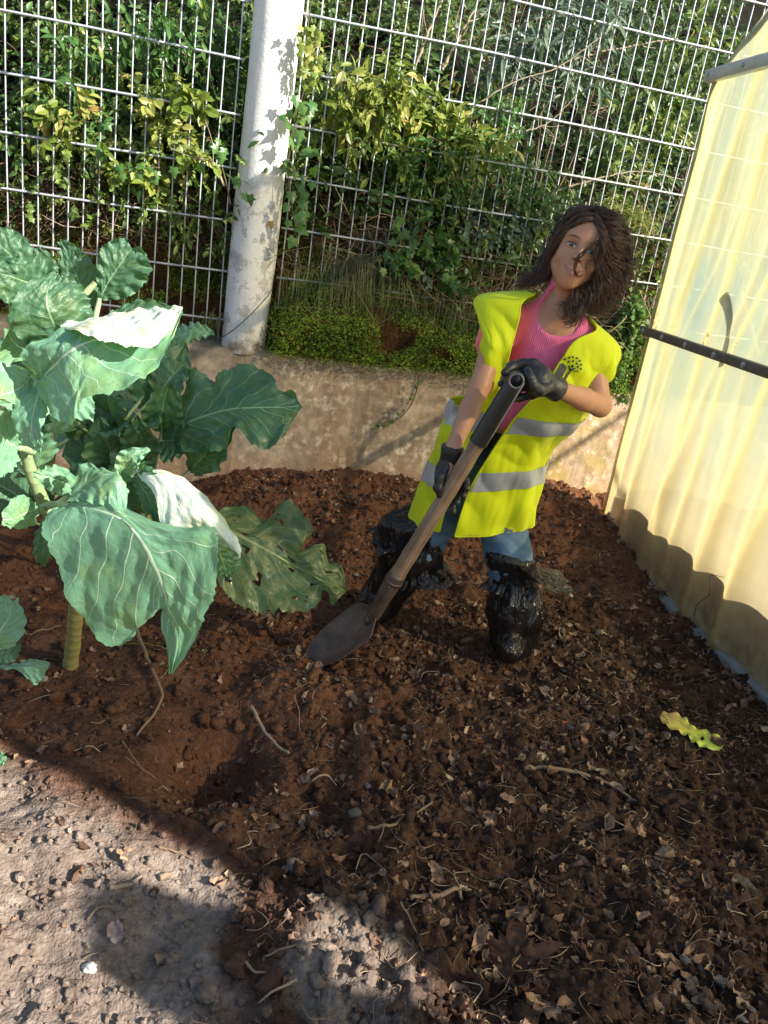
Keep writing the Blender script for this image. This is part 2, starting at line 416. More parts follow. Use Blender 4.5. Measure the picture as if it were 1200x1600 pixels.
# ---- white post
def make_post():
    t = NT('flaking_white_paint'); p = t.pos
    n1 = t.noise(p, 13, 6, .62); n2 = t.noise(p, 110, 5, .7)
    z = t.n('ShaderNodeSeparateXYZ'); t.set(z.inputs[0], p)
    c = t.mix(n1, (.66, .64, .61), (.80, .79, .77))
    lo = t.map(z.outputs[2], 1.55, 1.2, 0, 1)
    f = t.math('MULTIPLY', t.map(t.math('ADD', t.math('MULTIPLY', n1, .7), t.math('MULTIPLY', n2, .3)),   .51, .56), t.math('MULTIPLY', lo, .6)); c = t.mix(f, c, (.27, .25, .22))
    sp = t.map(t.math('ADD', t.voro(p, 190), t.math('MULTIPLY', n1, -.3)), .0, .07, 1, 0); c = t.mix(t.math('MULTIPLY', sp, .75), c, (.15, .13, .11))
    ft = t.map(z.outputs[2], .80, .68, 0, 1); c = t.mix(t.math('MULTIPLY', ft, t.map(n1, .35, .6)), c, (.22, .17, .11))
    return t.done(t.bsdf(c, .75, t.bump(t.math('ADD', n1, n2), .6, .004)))
PC = fp(POSTU-.015, .085, 0)
b = MB(); n = 120; zs = np.linspace(WT-.02, 3.4, n); an = np.linspace(0, 2*math.pi, 65)[:-1]
zz, aa = np.meshgrid(zs, an, indexing='ij')
rr = .100-.0035*(zz-WT)+.002*np.sin(zz*7)
q = np.stack([np.cos(aa), np.sin(aa), zz*1.5], -1); rr = rr+fbm(q, .7, 5)*.0035+.003*np.exp(-((zz-1.34)/.012)**2)
G = np.stack([PC[0]+rr*np.cos(aa), PC[1]+rr*np.sin(aa), zz], -1)+FD*(.020*(zz-WT))[..., None]; b.grid(G, wrap=True)
mk('post', *b.out(), make_post(), org=PC+V3(0, 0, WT), label='thick round white painted post with flaking base on the wall', cat='post')
P = np.array([fp(POSTU-.19, .03, .69), fp(POSTU-.12, -.035, .72), fp(POSTU-.04, -.045, .79), fp(POSTU+.05, -.035, .90), fp(POSTU+.085, .01, .95)])
MB().tube(crom(P, 30), .0022, 6).mk('wire', M_simple('dark_wire', (.07, .06, .055), .7), label='thin dark wire slanting across the foot of the white post', cat='wire')

# ================================================================== POLYTUNNEL
PROF = V3(0)  # placeholder
pr = np.array([(0, 0), (0, .9), (0, 1.7), (.004, 2.02), (.28, 2.216), (.7, 2.46), (1.15, 2.67), (1.68, 2.76), (2.2, 2.68), (2.7, 2.45), (3.08, 2.22), (3.355, 2.0), (3.36, 1.7), (3.36, .9), (3.36, 0)])
ts = np.array([(0, 0), (0, 2.02), (.28, 2.216), (.7, 2.46), (1.15, 2.67), (1.68, 2.76), (2.2, 2.68), (2.7, 2.45), (3.08, 2.22), (3.36, 2.0)])[1:]
topz = lambda s: np.interp(s, ts[:, 0], ts[:, 1])
def make_film(name, transp, tint):
    t = NT(name); p = t.pos; o = t.obj
    n1 = t.noise(o, 2.2, 4, .55); n2 = t.noise(t.vm('MULTIPLY', o, (6, 6, .9)).outputs[0], 1.4, 4)
    s_ = t.attr('sag')
    c = t.mix(t.map(n1, .35, .65), (.53, .59, .41), (.40, .51, .43))
    c = t.mix(t.map(n2, .5, .72), c, (.64, .61, .34))
    c = t.mix(t.math('MULTIPLY', s_, .95), c, (.80, .73, .34))
    spk = t.map(t.voro(t.vm('MULTIPLY', o, (1, 1, .5)).outputs[0], 9), .0, .035, 1, 0); c = t.mix(spk, c, (.30, .20, .08))
    dz = t.n('ShaderNodeSeparateXYZ'); t.set(dz.inputs[0], p)
    c = t.mix(t.map(dz.outputs[2], .75, .25, 0, .55), c, (.70, .50, .26)); dirt = t.math('MULTIPLY', t.map(dz.outputs[2], .30, .0), t.map(t.noise(p, 24, 5), .35, .65)); c = t.mix(t.math('MULTIPLY', dirt, .85), c, (.32, .20, .10))
    dk = t.math('MULTIPLY', t.map(t.math('ABSOLUTE', t.math('SUBTRACT', dz.outputs[2], 1.03)), .09, .0), t.map(t.noise(p, 45, 5, .7), .50, .60)); c = t.mix(t.math('MULTIPLY', dk, t.map(s_, .3, .8)), c, (.22, .13, .02))
    bn = t.bump(t.noise(t.vm('MULTIPLY', o, (9, 9, 1.2)).outputs[0], 2.5, 6, .65), .45, .012)
    d = t.bsdf(c, .32, bn, Specular_IOR_Level=.5)
    tr = t.n('ShaderNodeBsdfTranslucent'); t.set(tr.inputs[0], c)
    tp = t.n('ShaderNodeBsdfTransparent'); t.set(tp.inputs[0], tint)
    return t.done(t.mixs(transp, t.mixs(.5, d, tr.outputs[0]), tp.outputs[0]))
M_FILM = make_film('aged_polythene', .18, (1.0, .93, .72))
M_ROOF = make_film('roof_polythene', .95, (1.0, .97, .88))
M_ALU = M_simple('aluminium_strip', (.50, .50, .47), .45, .3, 40, Metallic=.5)
M_DARKSTRIP = M_simple('dark_metal_strip', (.16, .14, .11), .6, .4, 30, Metallic=.4)
M_HOOP = M_simple('hoop_tube', (.42, .42, .38), .45, Metallic=.5)
M_BOLT = M_simple('bolt_steel', (.5, .5, .52), .35, Metallic=.7)
GHT = thing('polytunnel', 'small greenhouse tunnel of yellowed plastic film with bolted strips, right edge', 'greenhouse', gp(1.68, 2.5, 0))
ns, nz = 420, 240
S = np.linspace(0, 3.36, ns)[None].repeat(nz, 0); Tt = np.linspace(0, 1, nz)[:, None].repeat(ns, 1)
Zf = -.02+Tt*(topz(S)+.02)
def film_disp(S, Z):
    d = 0*S; sag = 0*S
    # folds gathered at bolts of the middle strip and fanning up and down: (s at strip, slope up, slope down, depth, width)
    folds = [(.135, .02, -.03, .016, .030), (.20, .16, .05, .022, .035), (.30, .33, -.06, .012, .03), (.47, .12, .12, .020, .045), (.60, .30, -.12, .026, .05), (.655, .42, .02, .016, .03),
             (.80, .22, .10, .018, .05), (.95, .05, -.08, .024, .05), (1.08, .3, .05, .02, .05), (1.2, .1, -.1, .026, .06), (1.45, .2, .1, .02, .06), (1.8, .1, 0, .02, .06), (2.3, .2, -.1, .02, .06), (2.8, -.1, .1, .02, .06)]
    for k, (s0, a, b_, dp, wd) in enumerate(folds):
        zz = Z-1.0
        c = s0+np.where(zz > 0, a*zz-.10*a*zz**2, -b_*zz)+.012*np.sin(Z*4+k)
        w_ = wd*(.45+.75*np.minimum(np.abs(zz), .7))
        amp = dp*(.35+1.1*np.minimum(np.abs(zz)*1.6, 1))*(1-.6*ss(1.75, 2.0, Z))
        e = np.exp(-np.abs((S-c)/w_)**1.5)
        d = d+.62*amp*e; sag = np.maximum(sag, e*(.35+.65*(k % 2)))
    q = np.stack([S, Z*.45, 0*S], -1)
    d = d+fbm(q, .4, 3)*.010+fbm(q*V3(1, .3, 1), .07, 2)*.0025
    edge = np.exp(-(S/.12)**2); sag = np.maximum(sag, .95*edge)
    return d, np.clip(sag, 0, 1)
D_, SG = film_disp(S, Zf); pin = np.minimum(1, np.abs(Zf-1.0)/.12)*np.minimum(1, np.abs(Zf-2.02)/.10); D_ = D_*(.25+.75*pin)*ss(0, .03, S)
G = G0+S[..., None]*GW-D_[..., None]*GN; G[..., 2] = Zf
mk('end_film', *MB().grid(G).out(), M_FILM, GHT, attrs={'sag': SG.ravel()})
# roof and sides, hoops
pc = crom(pr, 90); L = np.linspace(.0, 6.0, 40)
G = np.array([[gp(s, v, z) for (s, z) in pc] for v in L]); G[..., 2] += (fbm(G, .5, 3)*.012)
mk('roof_film', *MB().grid(G).out(), M_ROOF, GHT, attrs={'sag': np.zeros(len(L)*90)})
for v in (.02, 3.2, 5.98):
    P = np.array([gp(s, v+.0, z) for s, z in crom(pr*V3(1, 1, 0)[:2], 90)]); cc = gp(1.68, v, 1.2)
    P = P+unit(cc-P)*.024
    MB().tube(P, .019, 10).mk('hoop', M_HOOP, GHT)
# strips
def strip(z0, mat, s1, h, bolts):
    b = MB(); c0 = gp(0, 0, z0); n = 40
    Ss = np.linspace(-.012, s1, n)
    V = [];
    for s in Ss:
        o = .028 if h < .05 else .020
        for (v, z) in ((-.002, -h/2), (-o-.004, -h/2), (-o-.006, -h/2+.003), (-o-.006, h/2-.003), (-o-.004, h/2), (-.002, h/2)):
            V.append(gp(s, v, z0+z))
    b.grid(np.array(V).reshape(n, 6, 3), wrap=True)
    st = b.mk('clamp_strip', mat, GHT)
    for s in bolts:
        bb = MB(); P = np.array([gp(s, -.028, z0), gp(s, -.0385, z0), gp(s, -.041, z0)])
        bb.tube(P, [.0085, .0085, .006], 6); P = np.array([gp(s, -.026, z0), gp(s, -.0355, z0)]); bb.tube(P, [.013, .013], 14)
        bb.mk('bolt', M_BOLT, st, smooth=False)
strip(1.005, M_DARKSTRIP, 3.3, .036, [.02, .20, .40, .62, .82, 1.05, 1.3, 1.6, 2.0, 2.4])
strip(2.03, M_ALU, 3.3, .046, [.02, .27, .5, .8, 1.1, 1.6, 2.2])
# grey base board under the film
G = []
for s in np.linspace(-.02, 3.4, 120):
    w_ = .012*math.sin(s*5)+.006*math.sin(s*17)
    G.append([gp(s, v, z) for v, z in ((.03, -.10), (-.026+w_*.3, -.10), (-.032+w_*.4, .040+w_), (-.018, .052+w_), (.03, .05))])
MB().grid(np.array(G)).mk('base_board', M_simple('grey_board', (.17, .19, .20), .6, .4, 25), GHT)
# raised bed inside: dark timber side and soil on top
BED = thing('raised_bed', 'blurred brown raised bed seen through the lower plastic film', 'garden bed', gp(1.7, .5, 0))
MB().box(gp(1.70, .075, .13), 3.1, .03, .34, GW, GN).mk('timber_side', M_simple('bed_timber', (.15, .085, .035), .8), BED)
G = np.array([[gp(s, v, .17+.05*math.sin(s*4)*math.sin(v*5)) for v in np.linspace(.13, 1.0, 12)] for s in np.linspace(.3, 3.2, 30)])
MB().grid(G).mk('bed_soil', M_simple('bed_soil', (.16, .085, .045), .9, .4, 40), BED)
# timber offcut leaning inside behind the film
P = np.array([gp(.545, .035, 1.245), gp(.60, .04, 1.19), gp(.66, .055, 1.12), gp(.70, .09, 1.03)])
b = MB(); b.tube(crom(P, 24), np.interp(np.linspace(0, 1, 24), [0, .05, .4, 1], [.013, .018, .015, .012]), 8)
b.mk('stick', M_simple('old_wood', (.20, .15, .09), .8), label='short wooden stick leaning inside against the plastic film', cat='stick')
# ================================================================== signed-distance modelling (bodies, cloth, gloves as one continuous surface)
def d_cone(p, a, b, r1, r2):
    ba = b-a; l = ba @ ba; t = np.clip(((p-a) @ ba)/max(l, 1e-12), 0, 1)
    return np.linalg.norm(p-a-t[:, None]*ba, axis=1)-(r1+(r2-r1)*t)
def d_ell(p, c, r, Rm=None):
    q = p-c
    if Rm is not None: q = q @ Rm
    r = np.array(r, float); k0 = np.linalg.norm(q/r, axis=1); k1 = np.linalg.norm(q/(r*r), axis=1)
    return k0*(k0-1)/np.maximum(k1, 1e-9)
def smin(a, b, k):
    h = np.maximum(k-np.abs(a-b), 0)/k
    return np.minimum(a, b)-h*h*k*.25
def smax(a, b, k): return -smin(-a, -b, k)
def build_sdf(prims):
    def f(p):
        d = None
        for pr_ in prims:
            ty, k = pr_[0], pr_[-1]
            if ty in ('c', '-c'): e = d_cone(p, *pr_[1:-1])
            else: e = d_ell(p, *pr_[1:-1])
            if d is None: d = e
            elif ty[0] == '-': d = smax(d, -e, k)
            else: d = smin(d, e, k)
        return d
    return f
def chain(pts, rs, k=.02): return [('c', np.array(pts[i], float), np.array(pts[i+1], float), rs[i], rs[i+1], k) for i in range(len(pts)-1)]
def sdf_mesh(f, lo, hi, h, B=8):
    lo = np.array(lo, float); n = np.ceil((np.array(hi)-lo)/(h*B)).astype(int)
    bi = np.stack(np.meshgrid(*[np.arange(k) for k in n], indexing='ij'), -1).reshape(-1, 3)
    act = bi[np.abs(f(lo+(bi+.5)*B*h)) < B*h*1.5]
    loc = np.stack(np.meshgrid(*[np.arange(B+1)]*3, indexing='ij'), -1).reshape(-1, 3)
    N = n*B+2; Sx, Sy = N[1]*N[2], N[2]
    cid = []; cv = []; edges = [[], [], []]
    for s in range(0, len(act), 400):
        A = act[s:s+400]; nodes = (A[:, None]*B+loc[None]); m = len(A)
        val = f((lo+nodes.reshape(-1, 3)*h)).reshape(m, B+1, B+1, B+1)
        sg = val < 0; base = A*B
        cs = sum(sg[:, i:B+i, j:B+j, k:B+k].astype(int) for i in (0, 1) for j in (0, 1) for k in (0, 1))
        w = np.argwhere((cs > 0) & (cs < 8))
        if len(w) == 0: continue
        acc = np.zeros((len(w), 3)); cnt = np.zeros(len(w))
        for ax in range(3):
            o1, o2 = [a for a in range(3) if a != ax]
            for a in (0, 1):
                for b_ in (0, 1):
                    off = [0, 0, 0]; off[o1] = a; off[o2] = b_
                    i0 = w[:, 1:]+off; i1 = i0.copy(); i1[:, ax] += 1
                    v0 = val[w[:, 0], i0[:, 0], i0[:, 1], i0[:, 2]]; v1 = val[w[:, 0], i1[:, 0], i1[:, 1], i1[:, 2]]
                    c = (v0 < 0) != (v1 < 0); t = np.where(c, v0/np.where(c, v0-v1, 1), 0)
                    q = np.array(off, float)[None].repeat(len(w), 0); q[:, ax] = t
                    acc += np.where(c[:, None], q, 0); cnt += c
        g = base[w[:, 0]]+w[:, 1:]
        cid.append(g[:, 0]*Sx+g[:, 1]*Sy+g[:, 2]); cv.append(lo+(g+acc/cnt[:, None])*h)
        for ax in range(3):
            sl = [slice(0, B)]*3; s2 = list(sl); s2[ax] = slice(1, B+1)
            a0 = sg[(slice(None),)+tuple(sl)]; a1 = sg[(slice(None),)+tuple(s2)]
            e = np.argwhere(a0 != a1)
            edges[ax].append(np.concatenate([base[e[:, 0]]+e[:, 1:], a0[e[:, 0], e[:, 1], e[:, 2], e[:, 3]][:, None].astype(int)], 1))
    cid = np.concatenate(cid); cv = np.concatenate(cv); o = np.argsort(cid); cid = cid[o]; cv = cv[o]
    Q = []
    for ax in range(3):
        e = np.concatenate(edges[ax]); g = e[:, :3]; ins = e[:, 3]
        o1, o2 = [(1, 2), (2, 0), (0, 1)][ax]
        ids = []
        for (a, b_) in ((0, 0), (1, 0), (1, 1), (0, 1)):
            q = g.copy(); q[:, o1] -= a; q[:, o2] -= b_
            k = q[:, 0]*Sx+q[:, 1]*Sy+q[:, 2]; j = np.clip(np.searchsorted(cid, k), 0, len(cid)-1)
            ids.append(np.where(cid[j] == k, j, -1))
        q = np.stack(ids, 1); ok = (q >= 0).all(1); q = q[ok]; fl = ins[ok] == 0
        q[fl] = q[fl][:, ::-1]; Q.append(q)
    return cv, np.vstack(Q)
def vnorm(V, F):
    n = np.zeros_like(V); a = V[F[:, 0]]; b = V[F[:, 1]]; c = V[F[:, 2]]; d = V[F[:, 3]]
    fn = np.cross(c-a, d-b)
    for i in range(4): np.add.at(n, F[:, i], fn)
    return unit(n)

# ================================================================== THE GIRL
M_DENIM = None
def skin_mat():
    t = NT('skin'); hl = t.attr('hl', 'Vector'); p = t.pos
    c = t.mix(t.noise(p, 18, 4), (.47, .225, .125), (.55, .275, .16))
    def el(cx, cz, rx, rz, soft=.25, rot=0.0, cv=0.0):
        d = t.vm('SUBTRACT', hl, (cx, 0, cz)).outputs[0]; s_ = t.n('ShaderNodeSeparateXYZ'); t.set(s_.inputs[0], d)
        x, z = s_.outputs[0], s_.outputs[2]
        if cv: z = t.math('SUBTRACT', z, t.math('MULTIPLY', t.math('MULTIPLY', x, x), cv))
        if rot:
            cr, sr = math.cos(rot), math.sin(rot)
            x, z = t.math('ADD', t.math('MULTIPLY', x, cr), t.math('MULTIPLY', z, sr)), t.math('SUBTRACT', t.math('MULTIPLY', z, cr), t.math('MULTIPLY', x, sr))
        r = t.math('ADD', t.math('POWER', t.math('ABSOLUTE', t.math('DIVIDE', x, rx)), 2), t.math('POWER', t.math('ABSOLUTE', t.math('DIVIDE', z, rz)), 2))
        return t.map(r, 1-soft, 1+soft, 1, 0)
    sy = t.n('ShaderNodeSeparateXYZ'); t.set(sy.inputs[0], hl); fr = t.map(sy.outputs[1], .02, .03)
    face = c
    for cx in (-.033, .033): face = t.mix(t.math('MULTIPLY', el(cx, -.035, .022, .018, .8), .30), face, (.42, .16, .11))
    lip = t.math('MAXIMUM', el(0, -.0550, .0275, .0044, .25, 0, 16), el(0, -.0618, .0215, .0056, .3, 0, 16)); face = t.mix(t.math('MULTIPLY', lip, .75), face, (.46, .15, .13))
    ml = el(0, -.0582, .0275, .0020, .5, 0, 16); face = t.mix(t.math('MULTIPLY', ml, .9), face, (.05, .015, .014)); face = t.mix(t.math('MULTIPLY', el(-.001, -.0578, .0170, .0016, .4, 0, 16), .8), face, (.50, .42, .35))  # dark crease of the mouth painted into the colour
    for sgn in (-1, 1):
        cx = .0290*sgn
        sh = el(cx, .0068, .0185, .0105, .7); face = t.mix(t.math('MULTIPLY', sh, .45), face, (.17, .075, .05))
        ey = t.math('MULTIPLY', el(cx, .0040, .0128, .0050, .15), el(cx, .0062, .0140, .0052, .15))
        lash = t.math('MULTIPLY', el(cx, .0066, .0148, .0064, .2), t.math('SUBTRACT', 1, el(cx, .0040, .0155, .0058, .2))); face = t.mix(t.math('MULTIPLY', lash, .92), face, (.018, .010, .009))
        face = t.mix(t.math('MULTIPLY', t.math('MULTIPLY', el(cx+.0005*sgn, .0142, .0140, .0010, .8, 0, -14), .5), 1), face, (.10, .04, .03))
        face = t.mix(ey, face, (.48, .43, .40))
        face = t.mix(t.math('MULTIPLY', ey, el(cx-.0005, .0052, .0061, .0061, .15)), face, (.020, .010, .006))
        face = t.mix(t.math('MULTIPLY', ey, el(cx-.0025, .0072, .0010, .0010, .4)), face, (.6, .6, .6))  # catchlight of the eye painted on the iris
        br = el(cx+.002*sgn, .0275, .0185, .0030, .5, -.06*sgn, -12); br2 = t.map(t.noise(hl, 500, 2), .3, .6)
        face = t.mix(t.math('MULTIPLY', t.math('MULTIPLY', br, .85), t.math('ADD', .55, t.math('MULTIPLY', br2, .45))), face, (.030, .014, .010))
        face = t.mix(el(.0068*sgn, -.0262, .0032, .0022, .4), face, (.05, .018, .014))
    c = t.mix(fr, c, face)
    n = t.bump(t.noise(p, 420, 3), .12, .0006)
    o = t.n('ShaderNodeBsdfPrincipled'); t.set(o.inputs['Base Color'], c); t.set(o.inputs['Roughness'], .47); t.set(o.inputs['Normal'], n)
    o.inputs['Subsurface Weight'].default_value = .12; o.inputs['Subsurface Radius'].default_value = (.012, .004, .002); o.inputs['Specular IOR Level'].default_value = .45
    return t.done(o.outputs[0])
M_SKIN = skin_mat()
# head frame: x to the picture's right, y out of the face, z to the crown
HC = at(906, 396, 2.265)
_u = at(906+3.9, 396-9.1, 2.245)-HC
Hy = unit(V3(-.17, -1, .10)); Hz = unit(_u-(_u @ Hy)*Hy); Hx = np.cross(Hy, Hz); Hx = Hx*np.sign(Hx[0]); HR = np.stack([Hx, Hy, Hz], 1)
HS = .965
def hp(x, y, z): return HC+HR @ (V3(x, y, z)*HS)
def hell(c, r, k, s=''): return (s+'e', hp(*c), tuple(v*HS for v in r), HR, k)
def hcone(a, b, r1, r2, k, s=''): return (s+'c', hp(*a), hp(*b), r1*HS, r2*HS, k)
HEAD = [hell((0, -.012, .036), (.073, .088, .080), .01), hell((0, .022, -.020), (.0575, .060, .076), .03),
        hell((0, .040, .040), (.056, .045, .042), .03),
        hcone((-.040, .008, -.042), (0, .050, -.078), .020, .0155, .03), hcone((.040, .008, -.042), (0, .050, -.078), .020, .0155, .03),
        hell((0, .058, -.083), (.017, .014, .013), .02),
        hell((-.034, .055, -.026), (.021, .019, .018), .018), hell((.034, .055, -.026), (.021, .019, .018), .018),
        hell((0, .068, -.055), (.026, .017, .018), .02),
        hell((-.0290, .090, .007), (.0165, .0118, .0115), .014, '-'), hell((.0290, .090, .007), (.0165, .0118, .0115), .014, '-'),
        hell((-.0290, .0650, .006), (.0150, .0135, .0125), .005), hell((.0290, .0650, .006), (.0150, .0135, .0125), .005),
        hcone((0, .078, .016), (0, .094, -.014), .0055, .0075, .012), hell((0, .0960, -.0195), (.0090, .0085, .0075), .008),
        hell((-.0100, .0865, -.0215), (.0062, .0075, .0058), .006), hell((.0100, .0865, -.0215), (.0062, .0075, .0058), .006),
        hcone((0, .0845, -.0545), (-.023, .0735, -.0480), .0048, .0025, .004), hcone((0, .0845, -.0545), (.023, .0735, -.0480), .0048, .0025, .004), hcone((0, .0830, -.0625), (-.016, .0765, -.0585), .0056, .0035, .004), hcone((0, .0830, -.0625), (.016, .0765, -.0585), .0056, .0035, .004),
        hell((0, .0905, -.0580), (.018, .0045, .0010), .003, '-'),
        hell((-.0225, .078, .0270), (.016, .006, .005), .012), hell((.0225, .078, .0270), (.016, .006, .005), .012)]
for s_ in (-1, 1):
    HEAD += [hell((s_*.0665, -.008, -.002), (.0075, .016, .0275), .008), hell((s_*.0745, -.004, .002), (.005, .009, .016), .006, '-')]
NKB = at(868, 500, 2.285); NKT = hp(0, -.018, -.055)
PEL = at(755, 738, 2.42); CH = at(850, 548, 2.315); BEL = at(803, 645, 2.36)
Tz = unit(NKB-PEL); Ty = unit(V3(-.06, -1, 0)-(V3(-.06, -1, 0) @ Tz)*Tz); Tx = np.cross(Ty, Tz); Tx = Tx*np.sign(Tx[0]); TR = np.stack([Tx, Ty, Tz], 1)
SHL = at(783, 503, 2.275); SHR = at(919, 541, 2.29)
ELL = at(750, 603, 2.16); WRL = at(707, 702, 2.065); ELR = at(938, 634, 2.215); WRR = at(866, 606, 2.05)
HIPR = at(775, 762, 2.42); KNR = at(793, 872, 2.355); ANR = at(802, 985, 2.385); TOR = at(795, 1018, 2.27)
HIPL = at(722, 755, 2.44); KNL = at(655, 850, 2.43); ANL = at(594, 938, 2.51); TOL = at(566, 968, 2.40)
NECK = [('c', NKB-.01*Tz, NKT, .041, .039, .03)]
TORSO = [('e', CH, (.118, .078, .150), TR, .04), ('e', BEL, (.103, .076, .13), TR, .05), ('e', PEL, (.122, .090, .105), TR, .05),
         ('c', NKB-.03*Tz, SHL, .047, .042, .03), ('c', NKB-.03*Tz, SHR, .047, .042, .03)]
ARMS = chain([SHL, ELL], [.039, .028], .025)+chain([ELL, .6*ELL+.4*WRL, WRL], [.028, .0275, .0195], .012)
ARMS += chain([SHR, ELR], [.040, .030], .025)+chain([ELR, .6*ELR+.4*WRR, WRR], [.030, .030, .0200], .012)
HANDS = [('c', WRL, at(698, 738, 2.07), .020, .024, .015), ('c', WRR, at(842, 594, 2.02), .020, .024, .015)]
LEGS = []
for H_, K_, A_, T_ in ((HIPR, KNR, ANR, TOR), (HIPL, KNL, ANL, TOL)):
    LEGS += chain([H_, K_, K_+.35*(A_-K_)+V3(0, .012, 0), A_], [.074, .049, .047, .031], .03)+chain([A_+V3(0, .02, -.02), T_+V3(0, 0, .0)], [.033, .024], .02)
girl_f = build_sdf(HEAD+NECK+TORSO+ARMS+HANDS+LEGS)
def bounds(pts, m): P = np.array(pts); return P.min(0)-m, P.max(0)+m
lo, hi = bounds([HC, NKB, PEL, SHL, SHR, ELL, WRL, ELR, WRR, KNR, ANR, TOR, KNL, ANL, TOL], .15)
gV, gF = sdf_mesh(girl_f, lo, hi, .0045)
# finer head, welded in as one continuous surface: move the vertices near the head onto the exact surface and refine the face grid
def head_part(h):
    hf = build_sdf(HEAD+NECK+TORSO[3:])
    l, q = HC-.16, HC+.16
    return sdf_mesh(hf, l, q, h)
NCUT = hp(0, 0, -.0)  # unused
hV, hF = head_part(.0020)
hl = (hV-HC) @ HR/HS; hl2 = (gV-HC) @ HR/HS
keep = (hl[:, 2] > -.142); Fk = hF[keep[hF].all(1)]
keep2 = ~((hl2[:, 2] > -.124) & (np.linalg.norm(hl2*V3(1, 1, .6), axis=1) < .13)); Gk = gF[keep2[gF].all(1)]
V = np.vstack([gV, hV]); F = np.vstack([Gk, Fk+len(gV)])
used = np.unique(F); re = np.full(len(V), -1); re[used] = np.arange(len(used)); V = V[used]; F = re[F]
HLA = (V-HC) @ HR/HS
GIRL = mk('person', V, F, M_SKIN, attrs={'hl': HLA}, org=V3(.30, 2.40, 0),
          label='girl in a yellow high visibility vest and black gloves digging with a shovel', cat='person')

# ---- clothes
def cloth(name, f, pts, m, h, mat, disp=None, parent=GIRL, **k):
    lo, hi = bounds(pts, m); v, q = sdf_mesh(f, lo, hi, h)
    if disp is not None: v = v+vnorm(v, q)*disp(v)[:, None]
    return mk(name, v, q, mat, parent, **k)
def rib_mat():
    t = NT('pink_ribbed_knit'); q = t.attr('tl', 'Vector'); s_ = t.n('ShaderNodeSeparateXYZ'); t.set(s_.inputs[0], q)
    wv = t.math('SINE', t.math('MULTIPLY', t.math('ADD', s_.outputs[0], t.math('MULTIPLY', s_.outputs[2], .10)), 1150))
    c = t.mix(t.noise(t.pos, 20, 3), (.92, .15, .36), (.95, .22, .44))
    c = t.mix(t.map(wv, -1, .2, .4, 0), c, (.74, .07, .24))
    c = t.mix(t.map(s_.outputs[0], -.050, -.085), c, (.92, .14, .14))  # reddish reflected light painted on one side
    return t.done(t.bsdf(c, .75, t.bump(wv, .5, .0015), Sheen_Weight=.3))
_sh = build_sdf(NECK+TORSO+chain([SHL, SHL+.34*(ELL-SHL)], [.045, .042], .02)+chain([SHR, SHR+.2*(ELR-SHR)], [.043, .040], .02))
def shirt_f(p):
    d = _sh(p)-.007
    w_ = (p-BEL) @ Tz; d = smax(d, -(w_+.028), .006)                      # hem above the waist
    nk = d_ell(p, NKB+Tz*.045+Ty*.055, (.066, .085, .068), TR); d = smax(d, -nk, .008)
    return d
v, q = sdf_mesh(shirt_f, *bounds([NKB, SHL, SHR, PEL, BEL], .16), .004)
v = v+vnorm(v, q)*(fbm(v, .07, 3)*.003)[:, None]
mk('shirt', v, q, rib_mat(), GIRL, attrs={'tl': (v-CH) @ TR})
def denim():
    t = NT('denim'); p = t.pos; n = t.noise(p, 14, 5); wv = t.noise(p, 900, 2)
    c = t.mix(t.math('ADD', t.math('MULTIPLY', n, .7), t.math('MULTIPLY', wv, .4)), (.035, .075, .13), (.13, .22, .33))
    zz = t.n('ShaderNodeSeparateXYZ'); t.set(zz.inputs[0], p); c = t.mix(t.map(zz.outputs[2], .60, .70), c, (.012, .018, .016))
    return t.done(t.bsdf(c, .85, t.bump(wv, .3, .001)))
_jn = build_sdf([TORSO[1], TORSO[2]]+chain([HIPR, KNR, KNR+.4*(ANR-KNR)], [.080, .061, .048], .03)+chain([HIPL, KNL, KNL+.4*(ANL-KNL)], [.080, .061, .048], .03))
def jeans_f(p): return smax(_jn(p)-.006, (p-BEL) @ Tz+.045, .006)
cloth('jeans', jeans_f, [HIPL, HIPR, KNR, KNL, PEL, BEL, ANR, ANL], .14, .006, denim(),
      lambda v: fbm(v*V3(1, 1, 1.8), .09, 3)*.010)

